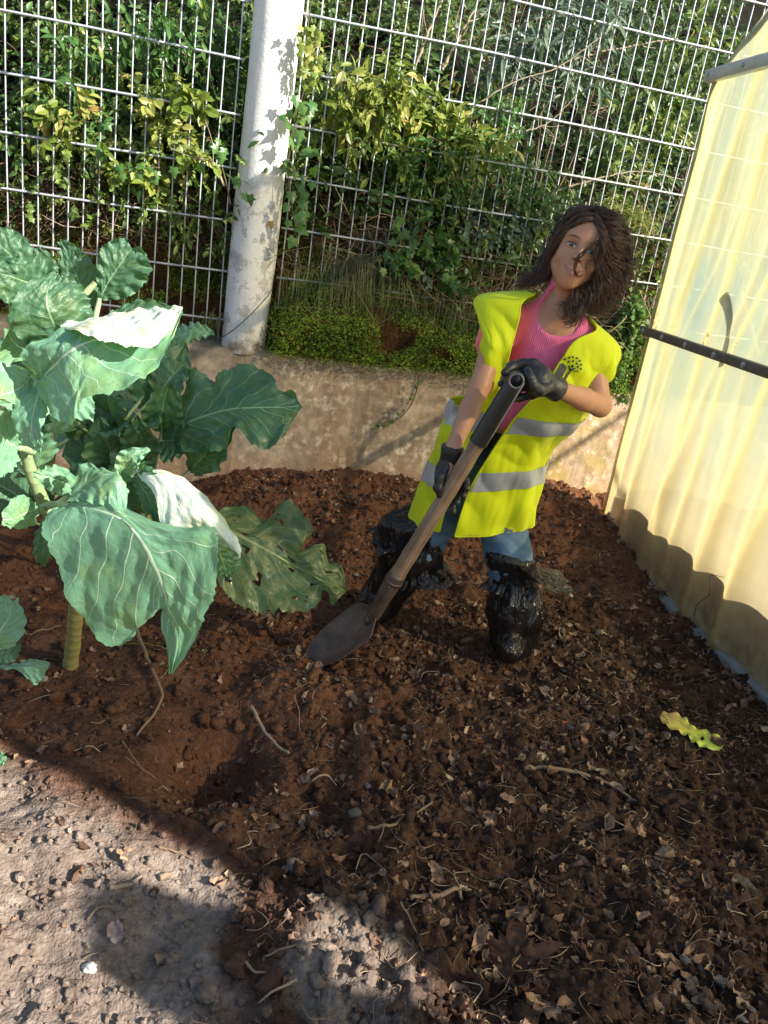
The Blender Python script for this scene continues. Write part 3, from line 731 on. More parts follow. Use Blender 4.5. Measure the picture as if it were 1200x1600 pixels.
# ---- high visibility vest, lofted round the body and open down the front
VL = [  # left px, right px, centre distance, depth, inner-left px x, inner-right px x
    ((822, 454), (918, 494), 2.285, .062, 834, 917),
    ((744, 465), (967, 542), 2.290, .100, 812, 900),
    ((751, 520), (957, 583), 2.300, .125, 798, 866),
    ((742, 575), (928, 615), 2.315, .135, 783, 838),
    ((706, 632), (902, 655), 2.345, .135, 764, 800),
    ((682, 690), (868, 692), 2.375, .135, 742, 768),
    ((662, 748), (852, 745), 2.400, .135, 712, 737),
    ((646, 808), (832, 817), 2.420, .140, 690, 716)]
def vest_ring_par(t):
    """smoothly interpolated loft parameters"""
    k = np.arange(8.)
    Lp = np.array([at(a[0], a[1], Y) for a, b_, Y, *_ in VL]); Rp = np.array([at(b_[0], b_[1], Y) for a, b_, Y, *_ in VL])
    f = lambda A: np.stack([np.interp(t, k, A[:, i]) for i in range(A.shape[1])], -1)
    tt = t
    def sm(A):  # catmull-rom at t
        A = np.vstack([2*A[0]-A[1], A, 2*A[-1]-A[-2]]); i = np.clip(tt.astype(int), 0, 6); fr = (tt-i)[:, None]
        a, b_, c, d = A[i], A[i+1], A[i+2], A[i+3]
        return .5*((2*b_)+(-a+c)*fr+(2*a-5*b_+4*c-d)*fr*fr+(-a+3*b_-3*c+d)*fr**3)
    dep = sm(np.array([[a[3]] for a in VL]))[:, 0]
    # angles of the two front edges
    cl = []; cr = []
    for (a, b_, Y, dp, xl, xr) in VL:
        cx = (a[0]+b_[0])/2; hw = (b_[0]-a[0])/2
        cl.append(math.acos(np.clip((xl-cx)/hw, -.98, .98))); cr.append(math.acos(np.clip((xr-cx)/hw, -.98, .98)))
    cl = sm(np.array(cl)[:, None])[:, 0]; cr = sm(np.array(cr)[:, None])[:, 0]
    return sm(Lp), sm(Rp), dep, cl, cr
def vest_surface(tv, nth, off=0.0, wlo=0., whi=1., zoff=None):
    Lp, Rp, dep, cl, cr = vest_ring_par(tv)
    wv = np.linspace(wlo, whi, nth)[None]
    th = cr[:, None]-(cr[:, None]+(2*math.pi-cl[:, None]))*wv                 # right edge -> side -> back -> left edge
    C = (Lp+Rp)/2; Hh = (Rp-Lp)/2
    cs, sn = np.cos(th), np.sin(th)
    cs2 = np.sign(cs)*np.abs(cs)**.9; sn2 = np.sign(sn)*np.abs(sn)**.9
    D = V3(-.04, -1, .02)[None]*dep[:, None]
    P = C[:, None]+Hh[:, None]*cs2[..., None]+D[:, None]*sn2[..., None]
    N = unit(Hh[:, None]*cs[..., None]/np.linalg.norm(Hh, axis=1)[:, None, None]**2+D[:, None]*sn[..., None]/dep[:, None, None]**2)
    T_ = tv[:, None]+0*th
    # drape: folds that fall from the shoulder and open to the hem
    fo = np.sin(th*5+T_*.9+1.2*np.sin(T_*.8))*.010*ss(1.5, 6, T_)+np.sin(th*11+T_*1.7)*.004*ss(1, 4, T_)
    q = np.stack([th*.9, T_*.42+.25*np.sin(th*1.3), 0*T_], -1); cr_ = np.abs(noise(np.stack([th*1.7+T_*.8, T_*.9-th*.4, 0*T_], -1))); fo0 = (cr_-.25)*.016*ss(.6, 2, T_)
    fo = fo+fo0+fbm(q, .75, 3)*.014*ss(.3, 2, T_)+fbm(q*V3(1, .4, 1)+4, .16, 2)*.003*ss(.5, 2, T_)
    # the loose corner of the front left panel swings out; the pocket edge bulges
    fo = fo+.020*np.exp(-((th-.35)/.5)**2-((T_-3.9)/.7)**2)
    dl = th+math.radians(200)                                            # front left panel hangs free, in front of the arm
    bmp = np.exp(-(np.where(dl < 0, dl/.50, dl/.85))**2)*ss(1.1, 2.2, T_)*ss(4.3, 3.1, T_)
    P = P+N*(fo+off)[..., None]; P[..., 1] -= .085*bmp
    P[..., 2] += .007*ss(5.5, 7, T_)*np.sin(th*2.2+.6)
    return P, th, T_, wv+0*th
def fabric(name, col, rough=.7, tr=.25, tcol=None, sc=700):
    t = NT(name); p = t.pos; c = t.mix(t.noise(p, 10, 3), tuple(x*.92 for x in col), col)
    b = t.bsdf(c, rough, t.bump(t.noise(p, sc, 2), .25, .0008), Specular_IOR_Level=.3, Sheen_Weight=.15)
    x = t.n('ShaderNodeBsdfTranslucent'); t.set(x.inputs[0], tcol or col); return t.done(t.mixs(tr, b, x.outputs[0]))
M_VEST = fabric('fluorescent_yellow', (.86, .91, .010), .6, .25, (.60, .95, .01))
M_REFL = M_simple('reflective_tape', (.46, .47, .50), .42, .1, 60, .15, .001, Metallic=.3)
tv = np.linspace(0, 7, 150); nth = 330
P, th, T_, W_ = vest_surface(tv, nth)
# armholes: cut where the sides of the shoulder opening are
def hole(th, T_):
    sr = np.abs(((th+.12)+math.pi) % (2*math.pi)-math.pi); sl = -(th+math.pi)          # sl > 0: towards the front
    hr = (T_-2.15)**2/1.15**2+(sr/.50)**2 < 1
    hl_ = ((T_-2.2)/1.2)**2+((sl+.45)/.50)**2 < 1
    hl2 = ((T_-3.35)/.62)**2+((sl+.05)/.95)**2 < 1
    return (hr | hl_ | hl2) & (T_ > 1.02)
hm = hole(th, T_); V, F = MB().grid(P).out(); fm = ~hm.ravel()[F[0]].all(1); F = F[0][fm]
VEST = mk('vest', V, F, M_VEST, GIRL)
sol = VEST.modifiers.new('thickness', 'SOLIDIFY'); sol.thickness = .0016; sol.offset = -1
# binding along the open edges
def binding(col, name='edge_binding'):
    MB().tube(col, .0028, 6).mk(name, M_VEST, VEST)
binding(P[:, 0]); binding(P[:, -1]); binding(P[-1])
for (a, b_) in ((3.90, 4.42), (5.55, 6.02)):
    tb = np.linspace(a, b_, 14)
    Pb, _, _, _ = vest_surface(tb, 330, .0045, .004, .996)
    MB().grid(Pb).mk('reflective_strip', M_REFL, VEST)
# printed emblem on the chest, laid on the cloth
from mathutils.bvhtree import BVHTree
bvh = BVHTree.FromPolygons([tuple(x) for x in V], [tuple(f) for f in F])
def on_vest(x, y, off=.006):
    r = unit(ray(x, y)); h = bvh.ray_cast(Vector((0, 0, CAM_H)), Vector(r), 6)
    return V3(0, 0, CAM_H)+r*((h[3] or 2.25)-off)
lg = MB()
def poly(pts, a=0.):
    pts = np.array(pts, float)/6+V3(760, 520)[:2]; c = pts.mean(0)
    V_ = np.array([on_vest(*c)]+[on_vest(*p_) for p_ in pts]); n_ = len(pts)
    lg.add(V_, None, [(0, i+1, (i+1) % n_+1) for i in range(n_)])
poly([(700, 282), (726, 292), (748, 312), (752, 330), (742, 362), (722, 398), (700, 432), (672, 410), (645, 386), (662, 352), (682, 314)])
poly([(805+13*math.cos(a), 313+14*math.sin(a)) for a in np.linspace(0, 6.28, 13)[:-1]])
poly([(764, 308), (778, 306), (788, 332), (800, 340), (832, 326), (834, 338), (808, 352), (792, 364), (768, 402), (740, 450), (718, 438), (748, 396), (774, 352)])
poly([(796, 366), (826, 358), (858, 360), (882, 372), (856, 367), (826, 366)])
poly([(736, 476), (772, 474), (808, 492), (812, 498), (776, 484)])
for (hx_, hy_, an_) in [(738, 250, -.6), (775, 235, -.25), (810, 230, 0), (848, 240, .35), (875, 264, .7), (888, 300, 1.2), (884, 338, 1.6), (772, 272, -.3), (812, 268, 0), (846, 290, .5), (856, 320, 1.0)]:
    hp_ = [(0, 13), (-12, 0), (-13, -8), (-8, -12), (-2, -10), (0, -6), (2, -10), (8, -12), (13, -8), (12, 0)]
    ca, sa = math.cos(an_), math.sin(an_)
    poly([(hx_+.95*(x*ca-y*sa), hy_+.95*(x*sa+y*ca)) for x, y in hp_])
lg.mk('tree_emblem', M_simple('black_print', (.02, .02, .018), .6), VEST, smooth=False)

# ---- gloves
def glove_mat():
    t = NT('black_rubber_glove'); p = t.pos; n = t.noise(p, 70, 4)
    return t.done(t.bsdf(t.mix(n, (.010, .010, .011), (.035, .035, .037)), t.map(n, .3, .7, .38, .6), t.bump(t.noise(p, 160, 4), .5, .0015), Specular_IOR_Level=.55))
M_GLOVE = glove_mat()
def A3(*l): return [at(*q) for q in l]
SH0 = at(806, 594, 1.985); SH1 = at(600, 932, 2.12)
gl = [('c', WRR+.3*(WRR-at(842, 594, 2.02))*0, at(842, 594, 2.025), .029, .030, .02), ('e', at(836, 594, 2.03), (.034, .026, .036), None, .02)]
gl += chain(A3((850, 580, 2.03), (834, 569, 2.035), (815, 568, 2.045), (799, 573, 2.04), (789, 582, 2.015)), [.0145, .013, .0125, .0115, .010], .008)
gl += chain(A3((850, 588, 2.045), (826, 582, 2.06), (803, 586, 2.065), (789, 593, 2.045), (783, 599, 2.02)), [.014, .0125, .012, .0105, .009], .008)
gl += chain(A3((850, 600, 2.05), (826, 602, 2.06), (804, 608, 2.06), (789, 612, 2.045), (783, 613, 2.02)), [.013, .012, .011, .010, .0085], .008)
gl += chain(A3((852, 610, 2.035), (832, 617, 2.04), (812, 622, 2.05), (801, 624, 2.04)), [.012, .0105, .0095, .008], .008)
gl += chain(A3((858, 604, 2.01), (845, 610, 1.985), (834, 603, 1.972), (828, 590, 1.972), (824, 579, 1.985)), [.014, .0135, .0125, .0115, .0095], .008)
cf = unit(WRR-at(842, 594, 2.02))
gl += [('c', WRR, WRR+cf*.022, .0285, .034, .012)]
_g = build_sdf(gl)
def g_f(p, cut=(WRR+cf*.016, cf)): return smax(_g(p), (p-cut[0]) @ cut[1], .004)
cloth('glove', g_f, [WRR, at(790, 590, 2.0), at(840, 620, 2.0), at(850, 565, 2.02)], .06, .0024, M_GLOVE, lambda v: fbm(v, .02, 3)*.0013)
gl = [('c', WRL, at(699, 735, 2.085), .027, .029, .02), ('e', at(696, 742, 2.09), (.027, .028, .038), None, .02)]
gl += chain(A3((697, 728, 2.06), (688, 745, 2.045), (685, 762, 2.04), (690, 777, 2.045)), [.015, .0145, .013, .0105], .008)
gl += chain(A3((700, 735, 2.10), (714, 744, 2.125), (727, 752, 2.11), (729, 763, 2.085)), [.014, .0125, .011, .0095], .008)
gl += chain(A3((696, 748, 2.11), (708, 758, 2.13), (721, 764, 2.115), (724, 774, 2.09)), [.014, .0125, .011, .0095], .008)
gl += chain(A3((692, 757, 2.11), (702, 769, 2.13), (713, 775, 2.115), (714, 785, 2.09)), [.013, .012, .0105, .009], .008)
gl += chain(A3((690, 765, 2.10), (697, 780, 2.12), (706, 788, 2.11), (708, 799, 2.09)), [.012, .011, .0095, .0085], .008)
cl_ = unit(WRL-at(699, 735, 2.07))
gl += [('c', WRL, WRL+cl_*.015, .0265, .029, .012)]
_g2 = build_sdf(gl)
def g2_f(p): return smax(_g2(p), (p-(WRL+cl_*.010)) @ cl_, .004)
cloth('glove', g2_f, [WRL, at(690, 780, 2.05), at(730, 770, 2.1), at(708, 800, 2.1)], .06, .0024, M_GLOVE, lambda v: fbm(v, .02, 3)*.0013)

# ---- black plastic bags tied over the boots
def bag_mat():
    t = NT('black_bag_plastic'); p = t.pos
    n = t.math('ABSOLUTE', t.math('SUBTRACT', t.noise(t.vm('MULTIPLY', p, (1, 1, .35)).outputs[0], 30, 3, .5, .8), .5))
    b = t.bsdf((.014, .013, .014), .20, t.bump(n, 1, .022), Specular_IOR_Level=.55)
    tp = t.n('ShaderNodeBsdfTransparent'); t.set(tp.inputs[0], (.55, .5, .5))
    return t.done(t.mixs(t.map(t.noise(p, 9, 3), .35, .7, .05, .38), b, tp.outputs[0]))
M_BAG = bag_mat()
def crumple(v):
    w_ = v+np.stack([noise(v*11), noise(v*11+5), noise(v*11+9)], -1)*.02
    a = 1-np.abs(noise(w_*V3(34, 34, 7))*1.4); b_ = 1-np.abs(noise(w_*V3(48, 48, 40)+7)*1.4); c_ = fbm(v, .09, 2)
    return .0055*a**2+.0008*b_**2+.006*c_
def bag(prims, pts, top):
    f0 = build_sdf(prims)
    def f(p): return smax(f0(p), (p-top[0]) @ top[1], .01)
    cloth('plastic_bag', f, pts, .13, .005, M_BAG, crumple)
KR = at(797, 868, 2.35)
bag([('c', KR, at(802, 890, 2.355), .076, .066, .02), ('c', at(800, 900, 2.36), at(806, 955, 2.37), .066, .084, .02), ('c', at(806, 955, 2.37), at(803, 998, 2.385), .090, .068, .03),
     ('c', at(803, 998, 2.385), at(797, 1014, 2.28), .066, .045, .03)],
    [KR, at(757, 950, 2.37), at(860, 950, 2.37), at(800, 1030, 2.28), at(885, 895, 2.3)], (at(800, 868, 2.35), unit(V3(.1, .2, 1))))
KL = at(645, 822, 2.42)
bag([('c', KL, at(640, 862, 2.44), .082, .088, .03), ('c', at(640, 862, 2.44), at(615, 905, 2.48), .088, .066, .03), ('c', at(615, 905, 2.48), at(592, 940, 2.50), .07, .062, .03),
     ('c', at(592, 940, 2.50), at(566, 960, 2.40), .062, .045, .03), ('c', at(672, 850, 2.40), at(684, 900, 2.41), .030, .024, .02), ('c', at(612, 815, 2.42), at(598, 845, 2.43), .035, .03, .03)],
    [KL, at(585, 900, 2.45), at(690, 880, 2.45), at(560, 975, 2.4)], (at(640, 803, 2.42), unit(V3(-.35, -.2, 1))))

def skirt(c, r0, r1, axis, lean, waves, ph, lenf):
    """gathered rim of a bag above its tie: a thin ruffled sheet"""
    c = np.array(c); axz = unit(axis); a = unit(np.cross(axz, V3(0, 1, .01))); b_ = np.cross(axz, a); lean = np.array(lean, float); ll = np.linalg.norm(lean); G = []
    for t_ in np.linspace(0, 1, 22):
        row = []
        for th_ in np.linspace(0, 2*math.pi, 150)[:-1]:
            o = a*math.cos(th_)+b_*math.sin(th_); out_ = max(0, (o @ lean)/ll)**.9
            wv_ = .5*math.sin(th_*waves+ph)+.35*math.sin(th_*waves*1.73+2*ph)+.25*math.sin(th_*waves*2.9)
            r_ = r0+(r1-r0)*t_**1.2+out_*ll*t_+(.004+.016*t_)*wv_
            row.append(c+o*r_+axz*(lenf*t_*(1-.45*out_)+.010*t_*math.sin(th_*4+ph))-V3(0, 0, 1)*out_*.03*t_**2)
        G.append(row)
    G = np.array(G); G = G+(fbm(G, .04, 2)*.0025)[..., None]*V3(1, .6, .8)
    MB().grid(G, wrap=True).mk('bag_rim', M_BAG, GIRL)
skirt(at(800, 893, 2.355), .062, .082, V3(.05, .05, 1), at(850, 888, 2.34)-at(797, 888, 2.34), 9, .7, .045)
skirt(at(802, 898, 2.355), .062, .084, V3(.0, .0, -1), V3(.012, -.01, 0), 8, 2.1, .05)
skirt(at(640, 842, 2.44), .078, .098, V3(-.15, -.1, 1), V3(-.02, -.02, 0), 8, 1.7, .06)
skirt(at(640, 868, 2.445), .072, .088, V3(.1, .1, -1), at(672, 870, 2.42)-at(640, 870, 2.42), 8, .3, .07)
# ---- hair: curly strands, dark brown
def hair_mat():
    t = NT('dark_brown_hair'); c = t.mix(t.attr('rnd'), (.018, .010, .007), (.125, .064, .038))
    return t.done(t.bsdf(c, .38, None, Specular_IOR_Level=.5, Anisotropic=.4))
M_HAIR = hair_mat()
hr = np.random.RandomState(21); hb = MB()
# close cap under the strands
def cap_f(p):
    d = build_sdf([hell((0, -.014, .040), (.078, .092, .082), .01), hell((0, -.035, -.02), (.070, .062, .075), .03)])(p)
    q = (p-HC) @ HR/HS
    ln = q[:, 1]-.030-.35*np.maximum(0, q[:, 2]-.02)-.95*np.maximum(0, q[:, 2]-.060)
    return smax(d, ln*HS, .008)
v, q = sdf_mesh(cap_f, HC-.16, HC+.16, .004); v = v+vnorm(v, q)*(fbm(v*V3(1, 1, .35), .012, 2)*.002)[:, None]
hb.add(v, q, None, .15)
def strand(P, r0, curl=.006, wl=.055, n=24, rnd=None, ph=None):
    P = crom(P, n); L_ = np.concatenate([[0], np.cumsum(np.linalg.norm(np.diff(P, axis=0), axis=1))])
    T = unit(np.gradient(P, axis=0)); a = unit(np.cross(T, Hy)); b_ = np.cross(T, a); ph = hr.rand()*6.28 if ph is None else ph
    am = curl*np.minimum(1, L_/.06)
    P = P+a*(am*np.sin(L_/wl*6.28+ph))[:, None]+b_*(am*np.cos(L_/wl*6.28+ph))[:, None]
    hb.tube(P, r0*np.interp(np.linspace(0, 1, n), [0, .1, .7, 1], [.6, 1, .9, .15]), 4, False, hr.rand() if rnd is None else rnd)
def guide(keys, n, spread, r=.0006, curl=.0075, wl=.062, lenj=.15, start_spread=None):
    """keys in the head frame; every strand is a jittered copy"""
    K = np.array(keys, float); f = np.linspace(0, 1, len(K))[:, None]; s0 = .35 if start_spread is None else start_spread
    N_ = int(n*2.2); per = 9 if N_ > 30 else 3; made = 0
    while made < N_:
        jl = hr.normal(size=3); kk = hr.normal(size=K.shape)*spread*.30*f; ph = hr.rand()*6.28; cu = curl*(.6+1.8*hr.rand()); wv_ = wl*(.75+.6*hr.rand()); rn = hr.rand(); e_ = 1+lenj*hr.normal()
        for _ in range(per):
            Q = K+jl*spread*(s0+(1-s0)*f)*V3(1, .7, .6)+kk+hr.normal(size=3)*spread*.42*(s0+f)+hr.normal(size=K.shape)*spread*.05*f
            Q[-1] = Q[-2]+(Q[-1]-Q[-2])*e_
            strand([hp(*x) for x in Q], r*(.7+.7*hr.rand()), cu*(.85+.3*hr.rand()), wv_*(.95+.1*hr.rand()), rnd=np.clip(rn*.8+.3*hr.rand()-.05, 0, 1), ph=ph+.5*hr.randn()); made += 1
# parting a little left of the crown; most hair blows to the picture's right
pt = (-.012, .035, .112)
guide([(-.01, .03, .113), (.035, .055, .105), (.070, .045, .060), (.088, .030, .005), (.096, .025, -.055), (.085, .025, -.105)], 190, .013)
guide([(-.005, .0, .120), (.055, .015, .105), (.092, .005, .055), (.112, .0, -.005), (.110, .0, -.070), (.088, .01, -.120)], 230, .016)
guide([(0, -.04, .115), (.06, -.04, .095), (.100, -.045, .035), (.115, -.04, -.03), (.100, -.03, -.090), (.075, -.01, -.135)], 220, .018)
guide([(-.005, .04, .110), (.046, .070, .084), (.073, .060, .045), (.086, .046, .0), (.088, .045, -.045), (.070, .045, -.095), (.05, .05, -.13)], 110, .010)
guide([(.02, -.03, .115), (.04, -.07, .08), (.05, -.085, 0), (.06, -.07, -.07), (.06, -.04, -.13)], 200, .024)
guide([(-.01, -.02, .118), (-.03, -.07, .08), (-.035, -.085, 0), (-.03, -.07, -.06), (-.03, -.05, -.12)], 190, .022)
guide([(-.015, .03, .113), (-.050, .045, .092), (-.064, .022, .045), (-.068, .0, -.005), (-.068, -.005, -.055), (-.084, 0, -.100), (-.118, .0, -.135)], 170, .009, curl=.004)
guide([(-.015, -.01, .119), (-.055, .005, .095), (-.072, -.02, .040), (-.074, -.03, -.02), (-.078, -.03, -.08), (-.105, -.02, -.12)], 150, .012, curl=.004)
guide([(-.006, .058, .100), (-.034, .070, .084), (-.058, .054, .046), (-.068, .036, .008), (-.073, .02, -.03)], 110, .005, curl=.002)
guide([(.0, .076, .082), (-.028, .080, .070), (-.052, .062, .040), (-.067, .038, .0), (-.072, .020, -.04)], 70, .005, curl=.002)
guide([(.0, .076, .082), (.030, .086, .064), (.056, .078, .032), (.070, .064, -.01), (.078, .055, -.06)], 110, .007, curl=.004)
guide([(-.002, .062, .098), (.026, .080, .074), (.050, .080, .045), (.064, .070, .01), (.072, .060, -.04)], 90, .006, curl=.002)
guide([(.0, .055, .105), (.030, .082, .070), (.044, .090, .040), (.052, .086, .015), (.060, .078, -.02)], 30, .006, curl=.003)
# long locks reaching the vest, and the lock curled over the cheek
guide([(.07, .02, .0), (.085, .045, -.06), (.07, .06, -.11), (.055, .075, -.15), (.050, .078, -.172), (.035, .08, -.180)], 60, .012, curl=.005)
guide([(.05, .03, -.06), (.052, .055, -.10), (.035, .065, -.135), (.03, .07, -.155)], 60, .012, curl=.006)
guide([(.020, .078, .075), (.030, .100, .045), (.020, .108, .018), (.006, .112, -.012), (.003, .111, -.040), (.012, .106, -.060), (.026, .100, -.062), (.036, .094, -.048)], 7, .0030, r=.0007, curl=.0012)
guide([(.030, .085, .060), (.040, .098, .030), (.038, .100, .0), (.036, .098, -.03), (.044, .090, -.055)], 6, .004, r=.0008, curl=.003)
# flyaways
for _ in range(90):
    a = hr.rand()*2.2-.4; x0 = .1*math.sin(a); z0 = .1*math.cos(a)+.015
    guide([(x0*.8, 0, z0*.9+.01), (x0*1.05, .01, z0*1.02), (x0*1.22+.01, .0, z0*.9), (x0*1.25+.02, .0, z0*.6-.02)], 1, .012, r=.0006, curl=.008)
hb.mk('hair', M_HAIR, GIRL)

# ================================================================== THE SHOVEL
M_WOOD = None
def shaft_mat():
    t = NT('worn_ash_handle'); q = t.attr('al', 'Vector'); n = t.noise(t.vm('MULTIPLY', q, (90, 90, 5)).outputs[0], 1, 5, .6); n2 = t.noise(q, 14, 4)
    c = t.ramp(t.math('ADD', t.math('MULTIPLY', n, .7), t.math('MULTIPLY', n2, .35)), [(.3, (.10, .06, .035)), (.5, (.25, .16, .10)), (.62, (.36, .25, .165)), (.8, (.46, .35, .25))])
    return t.done(t.bsdf(c, .6, t.bump(n, .35, .001)))
def steel_mat():
    t = NT('rusted_steel'); p = t.pos; n = t.noise(p, 22, 6, .6); n2 = t.noise(p, 130, 4)
    c = t.ramp(t.math('ADD', t.math('MULTIPLY', n, .6), t.math('MULTIPLY', n2, .4)), [(.3, (.045, .032, .028)), (.5, (.11, .070, .055)), (.65, (.17, .115, .09)), (.8, (.24, .18, .15))])
    return t.done(t.bsdf(c, t.map(n2, .3, .7, .38, .65), t.bump(n2, .3, .001), Metallic=.35))
M_STEEL = steel_mat(); M_WOOD = shaft_mat()
SHOVEL = thing('shovel', 'worn round point shovel with wooden shaft, black tube grip and rusty blade', 'shovel', at(495, 1040, 2.13))
ax = unit(SH1-SH0); J = at(746, 693, 2.0); tJ = (J-SH0) @ ax; JP = SH0+ax*tJ
SO = at(617, 902, 2.10); tS = (SO-SH0) @ ax; SP = SH0+ax*tS
n = 60; P = JP-ax*.02+np.linspace(0, 1, n)[:, None]*(SP-JP+ax*.04); P = P+V3(.4, -.6, .5)*(np.sin(np.linspace(0, 3.14, n))*.0035)[:, None]
b = MB().tube(P, np.linspace(.0205, .0225, n)+.0006*np.sin(np.arange(n)*.7), 24); v, f = b.out()
e1 = unit(np.cross(ax, V3(0, 1, 0))); e2 = np.cross(ax, e1)
al = np.stack([(v-JP) @ e1, (v-JP) @ e2, (v-JP) @ ax], -1)
mk('shaft', v, f, M_WOOD, SHOVEL, attrs={'al': al})
# black sleeve: hollow tube pushed on the shaft, open end towards the camera
def hollow(P0, P1, r0, r1, wall, slant):
    G = []
    d = unit(P1-P0); a = unit(np.cross(d, V3(0, 1, 0))); c = np.cross(d, a); an = np.linspace(0, 2*math.pi, 41)[:-1]
    for (t_, r_) in ((1, r1), (.9, r1), (.5, (r0+r1)/2+.001), (.15, r0), (.02, r0), (0, r0-.0012), (0, r0-wall+.001), (.03, r0-wall), (.5, r0-wall)):
        ring = []
        for x in an:
            o = a*math.cos(x)+c*math.sin(x); L_ = np.linalg.norm(P1-P0)
            ring.append(P0+d*(L_*t_+(slant*(o @ V3(0, 0, 1)) if t_ < .12 else 0))+o*r_)
        G.append(ring)
    return np.array(G)
def hollow2():
    path = crom(np.array([JP+ax*.004, JP-ax*.06, SH0+ax*.035, SH0+ax*.004, SH0+V3(-.003, -.022, .006), SH0+V3(-.004, -.040, .005)]), 40)
    def sweep(P, rr):
        T = unit(np.gradient(P, axis=0)); N = unit(np.cross(T[0], V3(1, 0, 0))); out = []; an = np.linspace(0, 2*math.pi, 37)[:-1]
        for k in range(len(P)):
            N = unit(N-(N @ T[k])*T[k]); B = np.cross(T[k], N); out.append([P[k]+rr[k]*(N*math.cos(x)+B*math.sin(x)) for x in an])
        return out
    ro = np.interp(np.arange(40), [0, 24, 34, 39], [.0252, .0218, .0200, .0190])
    return np.array(sweep(path, ro)+sweep(path[::-1], np.maximum(ro[::-1]-.0055, .004))[:-6])
M_SLEEVE = M_simple('black_rubber_tube', (.018, .018, .020), .38, .5, 25, .25, .002, Specular_IOR_Level=.6)
MB().grid(hollow2(), wrap=True).mk('tube_grip', M_SLEEVE, SHOVEL)
MB().tube(np.array([SH0+V3(.018, -.026, .0), SH0+ax*.06+V3(.019, -.019, 0), JP-ax*.03+V3(.021, -.017, 0), JP+V3(.020, -.017, 0)]), .0016, 6).mk('seam', M_simple('grey_seam', (.30, .28, .25), .5), SHOVEL)
rc = SH0+V3(-.004, -.0405, .005); ra = np.linspace(0, 2*math.pi, 33); rX = unit(V3(1, -.08, 0)); rZ = unit(np.cross(rX, V3(-.05, -1, .05)))
MB().tube(np.array([rc+.0172*(rX*math.cos(q_)+rZ*math.sin(q_)) for q_ in ra]), .0026, 8, False).mk('tube_rim', M_simple('lit_rim_grey', (.16, .15, .14), .45), SHOVEL)  # grey ring added so the black tube's rim looks lit
MB().tube(np.array([rc+V3(0, .004, 0), rc+V3(0, .006, 0)]), .0165, 24).mk('tube_hole_shade', M_simple('hollow_shade_black', (.004, .004, .004), .9), SHOVEL)  # black disc standing in for the shade inside the tube
# socket and blade
BR = at(583, 962, 2.145); BT = at(492, 1043, 2.125); BT[2] = max(BT[2], float(gh(BT[0], BT[1]))-.004)
sock = crom(np.array([SP-ax*.012, SP+ax*.045, SP+ax*.085, BR, BR+unit(BT-BR)*.035]), 40)
MB().tube(sock, np.interp(np.linspace(0, 1, 40), [0, .05, .35, .7, .9, 1], [.0255, .026, .0245, .0205, .016, .006]), 24).mk('socket', M_STEEL, SHOVEL)
MB().tube(np.array([SP+ax*.012, SP+ax*.019]), [.0275, .0275], 24).mk('collar', M_STEEL, SHOVEL)
rv = SP+ax*.035+unit(V3(-.2, -1, .2))*.024; MB().tube(np.array([rv, rv+unit(V3(-.2, -1, .2))*.004]), [.005, .003], 10).mk('rivet', M_STEEL, SHOVEL)
bl = unit(BT-BR); side = unit(at(592, 1000, 2.04)-at(513, 982, 2.19)); side = unit(side-(side @ bl)*bl); nb = unit(np.cross(side, bl)); nb = nb*np.sign(nb[2])
LB = np.linalg.norm(BT-BR)+.012; nu, nw = 60, 41; G = []
for u in np.linspace(0, 1, nu):
    wd = .082*(ss(-.10, .20, u)*.90+.10)*math.sqrt(max(.0004, 1-max(0, (u-.42)/.585)**2.3)); row = []
    for s_ in np.linspace(-1, 1, nw):
        dish = .024*(1-s_*s_)*math.sin(min(1, u*1.1+.12)*math.pi*.75)+.010*max(0, 1-u*6)*(1-abs(s_))**2*2
        dish += .007*math.exp(-(s_/.16)**2)*max(0, 1-u*1.8)
        row.append(BR+bl*LB*(u+.0)*1.0+side*wd*s_+nb*(-dish*1.0+.012+.020*u*u)+bl*.012*(abs(s_)**3)*(1-u)*-1)
    G.append(row)
BLADE = MB().grid(np.array(G)).mk('blade', M_STEEL, SHOVEL)
m_ = BLADE.modifiers.new('thickness', 'SOLIDIFY'); m_.thickness = .0024; m_.offset = 0
